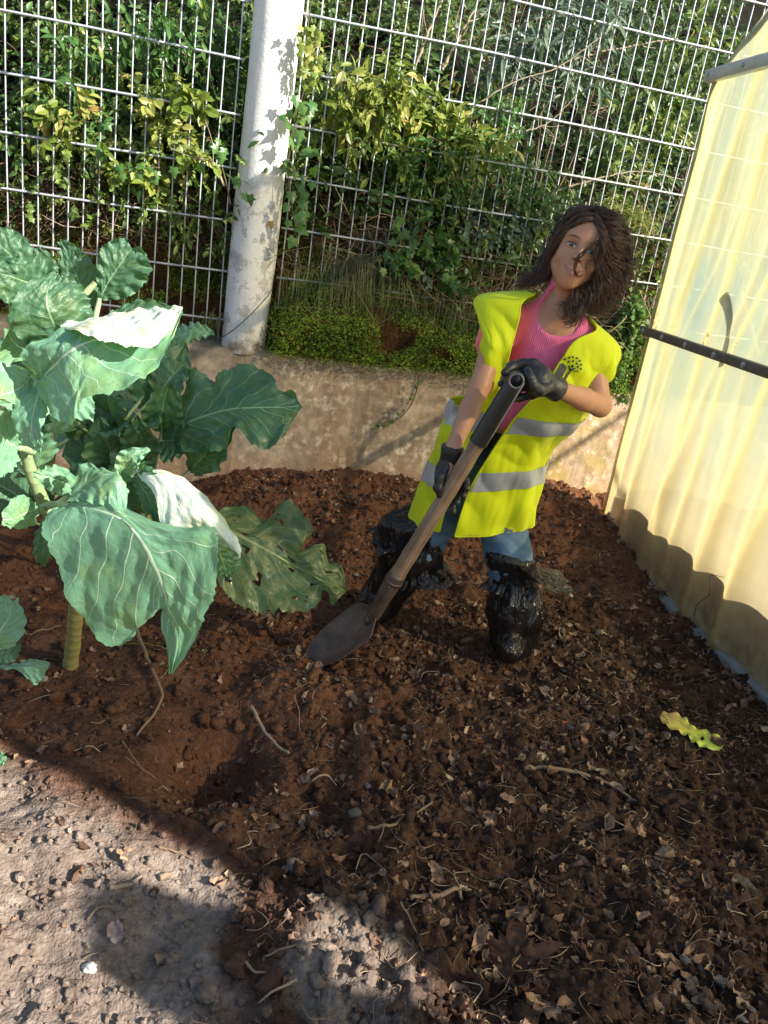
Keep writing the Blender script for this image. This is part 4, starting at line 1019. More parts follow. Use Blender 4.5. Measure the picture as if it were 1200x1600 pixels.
# ================================================================== KALE
def kale_mat(name, blue, pale, eaten=False):
    t = NT(name); uv = t.uv; s_ = t.n('ShaderNodeSeparateXYZ'); t.set(s_.inputs[0], uv); u, v = s_.outputs[0], s_.outputs[1]
    wn = t.math('MULTIPLY', t.math('SUBTRACT', t.noise(uv, 2.2, 1), .5), .16)
    av = t.math('ABSOLUTE', v)
    mid = t.map(t.math('DIVIDE', av, t.map(u, 0, 1, .040, .009)), .5, 1.1, 1, 0)
    # side veins run outwards and forwards, alternating left and right
    side = t.math('MULTIPLY', t.math('GREATER_THAN', v, 0), .5)
    ph = t.math('ADD', t.math('MULTIPLY', t.math('SUBTRACT', t.math('ADD', u, wn), t.math('MULTIPLY', t.math('POWER', av, .8), .30)), 8.0), side)
    fr = t.math('ABSOLUTE', t.math('SUBTRACT', t.math('FRACT', ph), .5))
    lat = t.math('MULTIPLY', t.map(t.math('DIVIDE', fr, t.map(av, 0, 1, .040, .012)), .4, 1.2, 1, 0), t.map(av, .85, 1.0, 1, .2))
    uvs = t.vm('MULTIPLY', uv, (15, 5.5, 1)).outputs[0]
    net = t.map(t.voro(uvs, 1.4, 'DISTANCE_TO_EDGE'), .0, .055, 1, 0)
    net2 = t.map(t.voro(uvs, 4.0, 'DISTANCE_TO_EDGE'), .0, .09, 1, 0)
    vein = t.math('MAXIMUM', mid, t.math('MAXIMUM', t.math('MULTIPLY', lat, .85), t.math('ADD', t.math('MULTIPLY', net, .16), t.math('MULTIPLY', net2, .05))))
    n = t.noise(uv, 3.5, 4)
    c = t.mix(n, blue, tuple(x*1.5 for x in blue))
    c = t.mix(t.map(t.noise(t.pos, 14, 4), .5, .7), c, (blue[0]*1.5+.01, blue[1]*1.25, blue[2]*.75))
    if eaten: c = t.mix(t.map(t.noise(t.pos, 30, 4), .45, .65), c, (.15, .17, .055))
    c = t.mix(t.math('MULTIPLY', vein, .9), c, pale)
    h = t.math('ADD', t.math('MULTIPLY', vein, -.6), t.noise(uvs, 1.6, 3))
    b = t.bsdf(c, t.map(t.noise(t.pos, 25, 3), .3, .7, .34, .5), t.bump(h, .4, .004), Specular_IOR_Level=.5, Coat_Weight=.06)
    tr = t.n('ShaderNodeBsdfTranslucent'); t.set(tr.inputs[0], t.mix(vein, (.16, .42, .05), (.4, .6, .2)))
    return t.done(t.mixs(.22, b, tr.outputs[0]))
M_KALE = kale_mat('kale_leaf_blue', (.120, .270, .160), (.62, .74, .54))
M_KALED = kale_mat('kale_leaf_dark', (.040, .105, .055), (.30, .44, .24))  # darker leaf colour, the shade of unlit leaves put into it
M_KALEY = kale_mat('kale_leaf_old', (.045, .095, .035), (.30, .36, .14), True)
M_KALE_GLARE = kale_mat('kale_leaf_underside_glare', (.60, .68, .54), (.72, .76, .62))  # pale underside, whitened to hold the sun's glare in its colour
M_STALK = M_simple('kale_stalk', (.30, .42, .22), .5, .2, 20)
def stem_mat():
    t = NT('kale_stem'); p = t.pos; z = t.n('ShaderNodeSeparateXYZ'); t.set(z.inputs[0], p)
    rg = t.math('SINE', t.math('ADD', t.math('MULTIPLY', z.outputs[2], 210), t.math('MULTIPLY', t.noise(p, 30, 3), 7)))
    c = t.mix(t.noise(p, 30, 4), (.17, .16, .05), (.30, .27, .10)); c = t.mix(t.map(z.outputs[2], .28, .5), c, (.20, .28, .12)); c = t.mix(t.map(rg, .80, .98, 0, .55), c, (.12, .10, .05))
    return t.done(t.bsdf(c, .6, t.bump(rg, .25, .002)))
M_STEM = stem_mat()
kr = np.random.RandomState(5)
def leaf_mesh(M, L, R, nu=64, nv=24, pucker=.006, frill=.010, seed=0, holes=0, cup=0.0, fseed=None):
    """lamina lofted from its left edge over the midrib to its right edge; all three are 3-D polylines"""
    M, L, R = crom(M, nu), crom(L, nu), crom(R, nu); pucker = pucker*.62
    vs = np.linspace(-1, 1, 2*nv+1); a = np.abs(vs)
    E = np.where((vs < 0)[None, :, None], L[:, None], R[:, None])
    P = M[:, None]+(E-M[:, None])*a[None, :, None]
    U = np.linspace(0, 1, nu)[:, None]+0*vs[None]; VV = vs[None]+0*U
    du = np.gradient(P, axis=0); dv = np.gradient(P, axis=1); N = unit(np.cross(du, dv))
    N = np.where((N @ V3(0, -1, .6) < 0)[..., None], -N, N)
    wd = np.linalg.norm(E-M[:, None], axis=2)
    q = np.stack([U*5.5+seed*3.1, VV*2.3, 0*U+seed], -1)
    ph = (U-.30*np.abs(VV)**.8)*8.0+(VV > 0)*.5
    ph = ph+.35*noise(q*1.3)
    pk = np.abs(np.sin(ph*math.pi))*np.minimum(1, np.abs(VV)*4)*(1-VV**2*.5)*pucker*.75+fbm(q, .8, 2)*pucker*1.3
    q2 = np.stack([U*15+seed, VV*5.5, 0*U], -1); pk = pk+np.abs(noise(q2*1.6))*pucker*.35
    edge = np.abs(VV)**3
    fr = edge*frill*(np.sin(U*38+seed*2+VV*2)*.7+1.2*noise(np.stack([U*9, VV*1.3, 0*U+seed*5], -1)))
    P = P+N*(pk+fr+cup*(1-VV**2))[..., None]
    # ragged toothed margin
    tooth = np.minimum(wd*.08, .012)*edge*(noise(np.stack([U*34+seed, np.sign(VV), 0*U], -1))+.5*noise(np.stack([U*70+seed, np.sign(VV), 0*U], -1)))
    P = P+unit(E-M[:, None]+1e-9)*tooth[..., None]
    V, F = MB().grid(P).out(); F = F[0]
    if holes:
        fc = np.stack([U, VV, 0*U], -1).reshape(-1, 3)[F].mean(1)
        h = noise(fc*V3(9, 4.5, 1)+seed)+.45*noise(fc*V3(22, 10, 1)+seed)
        bad = (h > .62-.16*holes+.25*(np.abs(fc[:, 1]) < .10))&(np.abs(fc[:, 1]) > .05)
        F = F[~bad]
    return V, F, np.stack([U.ravel(), VV.ravel()], -1)
def rib(P, r0, r1, mat, parent, name='midrib'):
    P = crom(P, 30); return MB().tube(P, np.linspace(r0, r1, 30), 8).mk(name, mat, parent)
def big_leaf(parent, M, L, R, mat, stalk=None, rr=(.0055, .0012), label=None, **k):
    M, L, R = atp(M), atp(L), atp(R)
    V, F, uv = leaf_mesh(M, L, R, **k)
    o = mk('leaf', V, F, mat, parent, uv=uv, label=label)
    if stalk is not None:
        S = crom(np.vstack([atp(stalk), M[:1]]), 24)
        MB().tube(S, np.linspace(.0095, rr[0], 24), 10).mk('leaf_stalk', M_STALK, o)
    return o
def gen_leaf(parent, base, dirv, up, length, width, mat, seed, droop=.25, fold=.25, stalk=0.35, n=34, holes=0):
    """an ordinary leaf: short stalk, oval frilled blade that arches over"""
    d = unit(dirv); u = unit(np.array(up)-(np.array(up) @ d)*d); s = np.cross(d, u)
    t = np.linspace(0, 1, 7); M0 = base+d*length*stalk
    M = M0+np.outer(t, d)*length*(1-stalk)+np.outer(t*.35-droop*t**2*1.5, u)*length*(1-stalk)
    M = M+np.outer(np.sin(t*3+seed)*.03, s)*length
    wv = np.array([.10, .55, .86, 1., .92, .62, .04])*width/2*(1+.10*np.sin(np.arange(7)*2.1+seed))
    cu = np.array([.1, .5, .8, 1, .9, .5, .0])*width*fold*.5
    L = M-np.outer(wv, s)+np.outer(cu*(1+.6*math.sin(seed)), u); R = M+np.outer(wv, s)+np.outer(cu*(1+.6*math.cos(seed*1.7)), u)
    V, F, uv = leaf_mesh(M, L, R, n, n//3+2, pucker=length*.018, frill=width*.075, seed=seed, holes=holes)
    o = mk('leaf', V, F, mat, parent, uv=uv)
    MB().tube(crom(np.array([base, base+d*length*stalk*.5-u*length*.01, M0, M[1]]), 14), np.linspace(.0065, .0028, 14), 7).mk('leaf_stalk', M_STALK, o)
    return o
def along(z, pts):
    return pts
# ---- the front kale: thick stem leaning over, big leaves catching the sun
SB = gpt(110, 1040)
KA = thing('kale_plant', 'tall kale with huge sunlit pale leaves on a thick yellowish stem, far left foreground', 'kale plant', SB, 'kale plants')
stem = crom(np.vstack([[SB-V3(0, 0, .04)], [SB+V3(.0, .0, .0)], atp([(118, 960, 1.85), (112, 870, 1.75), (70, 790, 1.66), (40, 700, 1.62), (55, 600, 1.66), (100, 500, 1.75), (150, 440, 1.86)])]), 60)
MB().tube(stem, np.interp(np.linspace(0, 1, 60), [0, .15, .5, 1], [.025, .021, .014, .007])*(1+.05*np.sin(np.arange(60)*1.9)), 16).mk('stem', M_STEM, KA)
YA = 1.37
big_leaf(KA, [(108, 790, 1.44), (150, 797, 1.40), (192, 812, 1.36), (222, 846, 1.33), (243, 885, 1.325), (256, 920, 1.33), (264, 957, 1.34), (272, 995, 1.35), (267, 1056, 1.36)],
         [(96, 795, 1.45), (70, 806, 1.42), (80, 862, 1.39), (108, 930, 1.38), (140, 985, 1.39), (190, 1012, 1.40), (243, 940, 1.37), (258, 985, 1.365), (267, 1056, 1.36)],
         [(118, 775, 1.44), (186, 742, 1.44), (196, 800, 1.40), (290, 822, 1.33), (338, 830, 1.31), (338, 915, 1.31), (322, 958, 1.325), (304, 1000, 1.35), (267, 1056, 1.36)],
         M_KALE, [(62, 795, 1.64), (85, 788, 1.55)], nu=110, nv=44, pucker=.0055, frill=.006, seed=1, label='largest pale leaf hanging down with a pointed tip')
big_leaf(KA, [(112, 772, 1.46), (140, 752, 1.46), (160, 742, 1.45), (185, 745, 1.44), (200, 770, 1.43)], [(108, 785, 1.44), (132, 785, 1.42), (160, 790, 1.40), (180, 790, 1.40), (197, 800, 1.40)],
         [(112, 765, 1.47), (130, 725, 1.48), (155, 730, 1.47), (185, 740, 1.45), (200, 771, 1.43)], M_KALE, None, nu=50, nv=18, pucker=.003, frill=.006, seed=2)
# leaf arching over behind it, its underside whitened in colour for sun glare
big_leaf(KA, [(214, 742, 1.47), (262, 750, 1.43), (298, 778, 1.39), (328, 808, 1.365), (352, 838, 1.355), (376, 868, 1.355)],
         [(214, 745, 1.46), (240, 770, 1.40), (256, 826, 1.37), (298, 832, 1.36), (338, 842, 1.35), (376, 869, 1.355)],
         [(214, 738, 1.47), (255, 738, 1.47), (300, 756, 1.44), (340, 800, 1.40), (366, 838, 1.375), (377, 866, 1.355)],
         M_KALE_GLARE, [(120, 775, 1.56), (170, 752, 1.51)], nu=70, nv=26, pucker=.003, frill=.003, seed=3, cup=.012, label='sunlit leaf bent over, its pale underside coloured white for the glare')
big_leaf(KA, [(212, 742, 1.46), (224, 765, 1.44), (238, 790, 1.43), (250, 818, 1.42)], [(205, 742, 1.46), (212, 768, 1.44), (228, 795, 1.43), (248, 822, 1.42)], [(222, 720, 1.46), (246, 742, 1.43), (256, 785, 1.42), (254, 822, 1.42)],
         M_KALED, None, nu=50, nv=14, pucker=.003, frill=.006, seed=4)
big_leaf(KA, [(186, 752, 1.48), (196, 730, 1.47), (208, 712, 1.46), (232, 700, 1.47)], [(184, 755, 1.48), (179, 728, 1.46), (190, 704, 1.46), (230, 698, 1.47)], [(200, 756, 1.47), (214, 738, 1.46), (220, 722, 1.46), (236, 702, 1.47)],
         M_KALE, None, nu=50, nv=14, pucker=.003, frill=.008, seed=5, holes=.35)
big_leaf(KA, [(338, 845, 1.40), (345, 868, 1.41), (352, 890, 1.42), (355, 902, 1.43)], [(338, 840, 1.40), (338, 872, 1.40), (342, 895, 1.41), (350, 905, 1.43)], [(345, 838, 1.42), (372, 862, 1.43), (378, 880, 1.44), (360, 902, 1.43)],
         M_KALED, None, nu=40, nv=14, pucker=.004, frill=.008, seed=6)
# the great folded leaf above: lamina and the half turned over
big_leaf(KA, [(60, 596, 1.44), (84, 572, 1.40), (108, 550, 1.38), (140, 533, 1.39), (185, 526, 1.42), (235, 512, 1.43), (284, 484, 1.44)],
         [(58, 604, 1.44), (76, 640, 1.38), (112, 664, 1.34), (131, 624, 1.345), (196, 608, 1.35), (252, 566, 1.39), (285, 488, 1.44)],
         [(60, 590, 1.44), (34, 552, 1.41), (60, 532, 1.41), (120, 508, 1.44), (180, 496, 1.47), (240, 486, 1.47), (284, 481, 1.44)],
         M_KALE, [(40, 700, 1.60), (52, 640, 1.52)], nu=110, nv=44, pucker=.0045, frill=.004, seed=7, rr=(.008, .002), label='great folded leaf lit from the right, its upper half turned over')
big_leaf(KA, [(96, 512, 1.43), (150, 504, 1.415), (205, 508, 1.40), (250, 502, 1.405), (285, 482, 1.435)], [(98, 514, 1.43), (134, 522, 1.37), (180, 537, 1.355), (240, 541, 1.365), (285, 486, 1.43)], [(94, 508, 1.44), (148, 496, 1.46), (205, 486, 1.465), (250, 480, 1.46), (286, 479, 1.44)],
         M_KALE_GLARE, None, nu=80, nv=20, pucker=.004, frill=.004, seed=8)
big_leaf(KA, [(62, 600, 1.46), (58, 622, 1.42), (50, 655, 1.39), (52, 685, 1.38), (62, 706, 1.38)], [(50, 605, 1.46), (26, 622, 1.42), (20, 655, 1.40), (36, 690, 1.39), (60, 708, 1.38)], [(66, 606, 1.45), (74, 640, 1.41), (66, 668, 1.38), (66, 690, 1.375), (65, 705, 1.38)],
         M_KALE, [(40, 660, 1.56)], nu=60, nv=18, pucker=.003, frill=.003, seed=9)
big_leaf(KA, [(48, 590, 1.50), (38, 600, 1.46), (20, 612, 1.42), (-10, 620, 1.38), (-40, 628, 1.36)], [(52, 582, 1.49), (40, 578, 1.47), (10, 572, 1.44), (-15, 560, 1.40), (-40, 600, 1.36)], [(56, 600, 1.48), (52, 622, 1.44), (34, 634, 1.42), (0, 628, 1.39), (-40, 640, 1.36)],
         M_KALE, [(50, 640, 1.58)], nu=60, nv=18, pucker=.004, frill=.006, seed=10)
big_leaf(KA, [(30, 700, 1.50), (12, 690, 1.46), (-10, 672, 1.42), (-50, 660, 1.38)], [(28, 710, 1.50), (18, 735, 1.46), (-10, 745, 1.42), (-50, 700, 1.38)], [(32, 690, 1.50), (26, 660, 1.47), (0, 636, 1.42), (-50, 630, 1.38)],
         M_KALE, [(50, 705, 1.60)], nu=60, nv=18, pucker=.005, frill=.009, seed=11)
big_leaf(KA, [(62, 795, 1.56), (42, 800, 1.50), (22, 810, 1.46), (4, 812, 1.44)], [(62, 800, 1.56), (50, 822, 1.52), (24, 826, 1.47), (2, 820, 1.44)], [(60, 790, 1.56), (44, 776, 1.51), (24, 776, 1.46), (2, 800, 1.44)], M_KALE, [(80, 800, 1.65)], nu=40, nv=14, pucker=.003, frill=.004, seed=12)
big_leaf(KA, [(120, 765, 1.6), (100, 755, 1.55), (75, 745, 1.52), (52, 740, 1.50)], [(118, 775, 1.6), (98, 775, 1.55), (72, 765, 1.52), (52, 745, 1.50)], [(122, 755, 1.6), (104, 732, 1.55), (76, 728, 1.52), (52, 736, 1.50)], M_KALE, [(90, 790, 1.66)], nu=40, nv=14, pucker=.004, frill=.008, seed=13)
big_leaf(KA, [(85, 800, 1.62), (76, 825, 1.60), (68, 855, 1.60), (66, 885, 1.61)], [(80, 800, 1.62), (56, 830, 1.60), (52, 862, 1.60), (64, 886, 1.61)], [(92, 805, 1.62), (98, 830, 1.60), (84, 862, 1.60), (70, 886, 1.61)], M_KALED, None, nu=40, nv=14, pucker=.004, frill=.006, seed=14)
for k_, (x_, y_, Y_, dx_, w_) in enumerate([(30, 560, 1.62, -60, .17), (20, 610, 1.66, -50, .18), (45, 655, 1.70, -35, .16), (25, 720, 1.66, -50, .17), (60, 740, 1.72, 30, .14), (75, 690, 1.75, 45, .14), (100, 610, 1.80, 40, .15), (15, 770, 1.70, -45, .16), (90, 640, 1.72, 20, .13)]):
    b0 = stem[int(np.argmin(np.abs(stem[:, 2]-at(x_, y_+20, Y_)[2])))]; gen_leaf(KA, b0, at(x_, y_, Y_)-b0+V3(.03*kr.randn(), -.03, .04), V3(.3*kr.randn(), -.9, .7), max(.17, 1.5*np.linalg.norm(at(x_, y_, Y_)-b0)), w_, M_KALED if k_ % 2 else M_KALE, 100+k_, droop=.3, stalk=.35, n=34)
# upper crown of darker leaves, half shaded
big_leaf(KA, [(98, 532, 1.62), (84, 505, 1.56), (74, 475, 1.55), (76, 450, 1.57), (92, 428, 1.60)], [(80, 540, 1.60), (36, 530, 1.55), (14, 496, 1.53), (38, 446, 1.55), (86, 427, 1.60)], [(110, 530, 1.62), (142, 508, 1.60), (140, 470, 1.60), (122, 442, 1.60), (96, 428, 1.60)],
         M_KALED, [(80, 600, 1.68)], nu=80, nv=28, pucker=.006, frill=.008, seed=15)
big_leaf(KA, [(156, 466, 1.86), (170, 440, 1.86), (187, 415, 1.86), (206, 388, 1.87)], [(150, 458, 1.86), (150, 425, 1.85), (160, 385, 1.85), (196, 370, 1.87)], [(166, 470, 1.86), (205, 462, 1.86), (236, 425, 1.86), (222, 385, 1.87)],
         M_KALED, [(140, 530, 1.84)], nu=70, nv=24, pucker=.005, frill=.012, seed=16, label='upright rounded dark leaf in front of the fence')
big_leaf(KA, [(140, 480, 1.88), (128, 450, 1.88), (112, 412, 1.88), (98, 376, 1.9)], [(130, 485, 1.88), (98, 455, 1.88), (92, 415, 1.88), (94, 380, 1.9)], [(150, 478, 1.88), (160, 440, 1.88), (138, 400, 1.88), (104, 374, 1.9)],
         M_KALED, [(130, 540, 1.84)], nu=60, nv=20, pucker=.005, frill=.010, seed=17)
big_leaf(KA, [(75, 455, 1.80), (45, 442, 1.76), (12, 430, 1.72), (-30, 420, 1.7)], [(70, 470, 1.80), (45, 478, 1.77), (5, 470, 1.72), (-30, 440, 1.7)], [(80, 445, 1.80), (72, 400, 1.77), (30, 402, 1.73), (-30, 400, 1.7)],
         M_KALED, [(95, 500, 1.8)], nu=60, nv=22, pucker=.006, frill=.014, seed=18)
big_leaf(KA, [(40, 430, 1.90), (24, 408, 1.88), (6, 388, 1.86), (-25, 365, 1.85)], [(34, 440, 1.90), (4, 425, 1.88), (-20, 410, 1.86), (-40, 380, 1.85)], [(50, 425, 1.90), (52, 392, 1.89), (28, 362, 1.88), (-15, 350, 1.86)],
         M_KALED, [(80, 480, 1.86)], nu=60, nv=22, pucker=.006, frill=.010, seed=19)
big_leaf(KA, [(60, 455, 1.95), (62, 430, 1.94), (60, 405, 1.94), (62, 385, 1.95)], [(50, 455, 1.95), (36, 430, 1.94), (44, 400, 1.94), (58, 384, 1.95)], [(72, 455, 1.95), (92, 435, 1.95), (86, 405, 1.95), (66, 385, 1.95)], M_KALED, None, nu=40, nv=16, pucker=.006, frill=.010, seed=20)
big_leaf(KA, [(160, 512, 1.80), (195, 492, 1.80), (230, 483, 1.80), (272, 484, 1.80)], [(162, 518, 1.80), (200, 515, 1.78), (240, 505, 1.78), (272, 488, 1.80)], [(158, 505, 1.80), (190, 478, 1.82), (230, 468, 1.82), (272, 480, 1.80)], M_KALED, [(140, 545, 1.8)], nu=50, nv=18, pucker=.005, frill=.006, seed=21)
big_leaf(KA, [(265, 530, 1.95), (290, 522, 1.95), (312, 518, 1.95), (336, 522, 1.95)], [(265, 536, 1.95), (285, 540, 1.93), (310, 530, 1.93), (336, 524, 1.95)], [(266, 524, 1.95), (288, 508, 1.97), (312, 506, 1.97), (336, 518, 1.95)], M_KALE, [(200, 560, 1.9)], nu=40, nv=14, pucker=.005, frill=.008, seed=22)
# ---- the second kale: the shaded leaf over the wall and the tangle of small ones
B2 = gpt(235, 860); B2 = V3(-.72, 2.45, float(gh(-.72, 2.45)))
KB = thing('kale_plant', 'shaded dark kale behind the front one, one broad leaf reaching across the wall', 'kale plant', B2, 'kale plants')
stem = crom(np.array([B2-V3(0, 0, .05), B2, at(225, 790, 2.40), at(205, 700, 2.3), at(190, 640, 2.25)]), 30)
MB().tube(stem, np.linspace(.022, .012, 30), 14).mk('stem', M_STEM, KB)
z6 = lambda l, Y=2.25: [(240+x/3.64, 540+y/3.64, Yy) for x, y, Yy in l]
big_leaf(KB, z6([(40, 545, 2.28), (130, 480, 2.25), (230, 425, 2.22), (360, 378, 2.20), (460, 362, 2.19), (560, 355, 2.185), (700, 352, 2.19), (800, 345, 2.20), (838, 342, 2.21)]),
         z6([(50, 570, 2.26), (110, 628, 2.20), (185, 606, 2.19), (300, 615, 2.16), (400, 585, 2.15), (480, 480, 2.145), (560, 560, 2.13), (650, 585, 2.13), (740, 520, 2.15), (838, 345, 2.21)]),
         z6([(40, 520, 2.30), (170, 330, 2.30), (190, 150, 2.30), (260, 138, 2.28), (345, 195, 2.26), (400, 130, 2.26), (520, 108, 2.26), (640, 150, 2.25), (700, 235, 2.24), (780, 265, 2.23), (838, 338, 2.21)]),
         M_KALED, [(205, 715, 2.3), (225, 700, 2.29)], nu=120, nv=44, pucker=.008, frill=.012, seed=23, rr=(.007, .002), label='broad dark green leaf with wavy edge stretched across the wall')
big_leaf(KB, z6([(340, 985, 2.20), (400, 1035, 2.20), (500, 1085, 2.20), (600, 1138, 2.20), (700, 1195, 2.21), (800, 1252, 2.22), (900, 1305, 2.23), (1000, 1352, 2.24), (1100, 1388, 2.25)]),
         z6([(350, 1010, 2.19), (350, 1300, 2.12), (440, 1440, 2.10), (540, 1500, 2.10), (640, 1525, 2.11), (760, 1510, 2.12), (900, 1500, 2.13), (960, 1400, 2.16), (1025, 1465, 2.18), (1100, 1392, 2.25)]),
         z6([(345, 970, 2.21), (400, 925, 2.26), (520, 920, 2.28), (640, 985, 2.27), (740, 880, 2.30), (830, 930, 2.30), (900, 1045, 2.28), (820, 1170, 2.26), (965, 1125, 2.29), (1000, 1230, 2.27), (1065, 1255, 2.28), (1100, 1384, 2.25)]),
         M_KALEY, [(230, 840, 2.36), (290, 805, 2.26)], nu=150, nv=56, pucker=.009, frill=.010, seed=24, holes=1, rr=(.007, .002), label='yellowing leaf full of slug holes hanging near the soil')
sp = [(215, 640, 2.22, 34), (180, 660, 2.2, 30), (250, 660, 2.2, 30), (150, 690, 2.15, 32), (270, 720, 2.2, 32), (200, 720, 2.15, 34), (130, 740, 2.15, 30), (240, 770, 2.2, 34), (110, 690, 2.1, 32), (290, 610, 2.3, 30), (255, 600, 2.3, 28),
      (170, 620, 2.25, 28), (190, 770, 2.2, 30), (150, 640, 2.2, 30), (230, 700, 2.1, 26), (120, 620, 2.2, 28), (100, 650, 2.2, 30), (275, 640, 2.15, 26), (160, 750, 2.2, 30), (215, 680, 2.1, 26), (90, 600, 2.3, 34), (300, 590, 2.35, 26), (135, 660, 2.05, 26)]
for k, (x, y, Y_, s_) in enumerate(sp):
    tip = at(x, y, Y_); b0 = stem[int(8+20*kr.rand())]; d = tip-b0; L_ = max(.10, np.linalg.norm(d))
    w_ = s_*2*Y_/1250*1.25
    if L_ > .30: b0 = tip-unit(d)*.30; L_ = .30; d = tip-b0
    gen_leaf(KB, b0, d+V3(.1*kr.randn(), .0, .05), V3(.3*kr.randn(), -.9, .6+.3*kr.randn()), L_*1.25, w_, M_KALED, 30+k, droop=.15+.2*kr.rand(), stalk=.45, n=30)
# ---- third kale further left against the fence foot
B3 = V3(-1.25, 2.75, float(gh(-1.25, 2.75)))
KC = thing('kale_plant', 'leafy kale plant in the back left corner below the wall', 'kale plant', B3, 'kale plants')
stem = crom(np.array([B3-V3(0, 0, .05), B3, B3+V3(.03, -.03, .3), B3+V3(.02, -.08, .62)]), 24); MB().tube(stem, np.linspace(.022, .012, 24), 12).mk('stem', M_STEM, KC)
for k in range(16):
    a = k*2.4; b0 = stem[8+k % 15]; d = V3(math.cos(a), math.sin(a), .25+.5*kr.rand())
    gen_leaf(KC, b0, d, V3(0, -.2, 1), .30+.12*kr.rand(), .17+.06*kr.rand(), M_KALED if k % 3 else M_KALE, 60+k, droop=.35, n=30)
# ---- small young kale bottom left
B4 = gpt(-25, 1060)
KD = thing('kale_plant', 'small young kale at the left edge beneath the big leaves', 'kale plant', B4, 'kale plants')
MB().tube(crom(np.array([B4-V3(0, 0, .03), B4+V3(0, 0, .05), B4+V3(.01, .01, .12)]), 12), [.011]*12, 10).mk('stem', M_STEM, KD)
big_leaf(KD, [(-20, 1010, 1.56), (-5, 992, 1.52), (12, 968, 1.50), (22, 940, 1.50)], [(-22, 1005, 1.56), (-28, 970, 1.52), (-15, 940, 1.50), (12, 928, 1.50)], [(-10, 1018, 1.54), (24, 1008, 1.50), (42, 968, 1.49), (26, 934, 1.50)], M_KALE, [(-25, 1040, 1.6)], nu=50, nv=18, pucker=.005, frill=.006, seed=80)
big_leaf(KD, [(-20, 1042, 1.55), (20, 1044, 1.53), (45, 1042, 1.51), (78, 1038, 1.50)], [(-20, 1044, 1.55), (28, 1048, 1.52), (56, 1070, 1.50), (77, 1042, 1.50)], [(-20, 1040, 1.55), (22, 1038, 1.54), (45, 1030, 1.53), (78, 1034, 1.50)], M_KALE, [(-25, 1050, 1.6)], nu=40, nv=14, pucker=.003, frill=.004, seed=81)
big_leaf(KD, [(-15, 1025, 1.57), (5, 1020, 1.56), (20, 1014, 1.56), (34, 1008, 1.56)], [(-15, 1030, 1.57), (4, 1038, 1.55), (24, 1032, 1.55), (34, 1012, 1.56)], [(-15, 1020, 1.57), (4, 1008, 1.57), (20, 1002, 1.57), (34, 1004, 1.56)], M_KALED, None, nu=30, nv=12, pucker=.003, frill=.004, seed=82)
big_leaf(KD, [(-30, 1185, 1.50), (-12, 1184, 1.48), (0, 1184, 1.47), (10, 1186, 1.47)], [(-30, 1192, 1.50), (-12, 1196, 1.48), (0, 1198, 1.47), (10, 1190, 1.47)], [(-30, 1178, 1.50), (-12, 1172, 1.48), (0, 1172, 1.47), (10, 1182, 1.47)], M_KALE, [(-35, 1100, 1.55)], nu=24, nv=10, pucker=.003, frill=.003, seed=83)
# ================================================================== VEGETATION ON THE BANK
vr = np.random.RandomState(11)
def lance(n=5, fold=.25, w=.16):
    V = []
    for i in range(n):
        t = i/(n-1); ww = w*math.sin(math.pi*min(1, t*.96+.03))**.8; y = t; z = -.18*t*t
        V += [(-ww, y, z+fold*ww), (0, y, z), (ww, y, z+fold*ww)]
    F = []
    for i in range(n-1):
        a = i*3; F += [(a, a+1, a+4, a+3), (a+1, a+2, a+5, a+4)]
    return np.array(V), [np.array(F)]
def ivy_leaf():
    o = [(0, 0), (.16, -.10), (.42, -.06), (.36, .20), (.60, .42), (.30, .50), (.20, .72), (0, 1.0), (-.20, .72), (-.30, .50), (-.60, .42), (-.36, .20), (-.42, -.06), (-.16, -.10)]
    V = [(0, .38, .03)]+[(x, y, -.10*abs(x)-.10*y*y) for x, y in o]
    return np.array(V), [np.array([(0, i+1, (i+1) % len(o)+1) for i in range(len(o))])]
LT_L, LT_N, LT_O, LT_I = lance(5, .3, .20), lance(4, .25, .09), lance(4, .3, .33), ivy_leaf()
def fpx(x, y, v=.1): return onplane(x, y, FB+FN*v, FN)
def rdir(n, bias=(0, -.5, -.1), sp=1.0): return unit(vr.normal(size=(n, 3))*sp+np.array(bias))
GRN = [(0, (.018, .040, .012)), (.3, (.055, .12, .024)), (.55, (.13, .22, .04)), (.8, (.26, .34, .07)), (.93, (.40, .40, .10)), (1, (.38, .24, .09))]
YEL = [(0, (.10, .17, .03)), (.35, (.22, .30, .045)), (.7, (.36, .40, .08)), (.92, (.50, .46, .14)), (1, (.42, .24, .08))]
IVY = [(0, (.035, .11, .022)), (.5, (.08, .20, .045)), (.85, (.14, .27, .07)), (1, (.28, .36, .08))]
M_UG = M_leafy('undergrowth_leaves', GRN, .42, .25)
M_YS = M_leafy('yellow_green_leaves', YEL, .42, .35)
M_IVY = M_leafy('ivy_leaves', IVY, .36, .30)
M_BLUE = M_leafy('grey_green_leaves', [(0, (.05, .09, .06)), (.6, (.12, .19, .12)), (1, (.24, .32, .22))], .4, .2)
M_MOSS = M_leafy('moss_fronds', [(0, (.04, .08, .010)), (.5, (.16, .28, .018)), (.85, (.30, .42, .03)), (1, (.26, .22, .04))], .7, .25)
M_DRY = M_leafy('dry_stems', [(0, (.05, .028, .015)), (.4, (.14, .085, .045)), (.75, (.28, .19, .11)), (1, (.46, .37, .25))], .7, 0)
M_BARK = M_simple('grey_bark', (.30, .24, .17), .8, .4, 60, .4)
def leaves_mesh(tmpl, pos, size, bias=(0, -.6, -.3), sp=1.0, rnd=None, dirs=None):
    n = len(pos); d = rdir(n, bias, sp) if dirs is None else dirs; up = unit(V3(0, -.7, .8)+vr.normal(size=(n, 3))*.55)
    s = size*(.6+.8*vr.rand(n)); return scatter(tmpl[0], tmpl[1], pos, frames(d, up), s, vr.rand(n) if rnd is None else rnd)
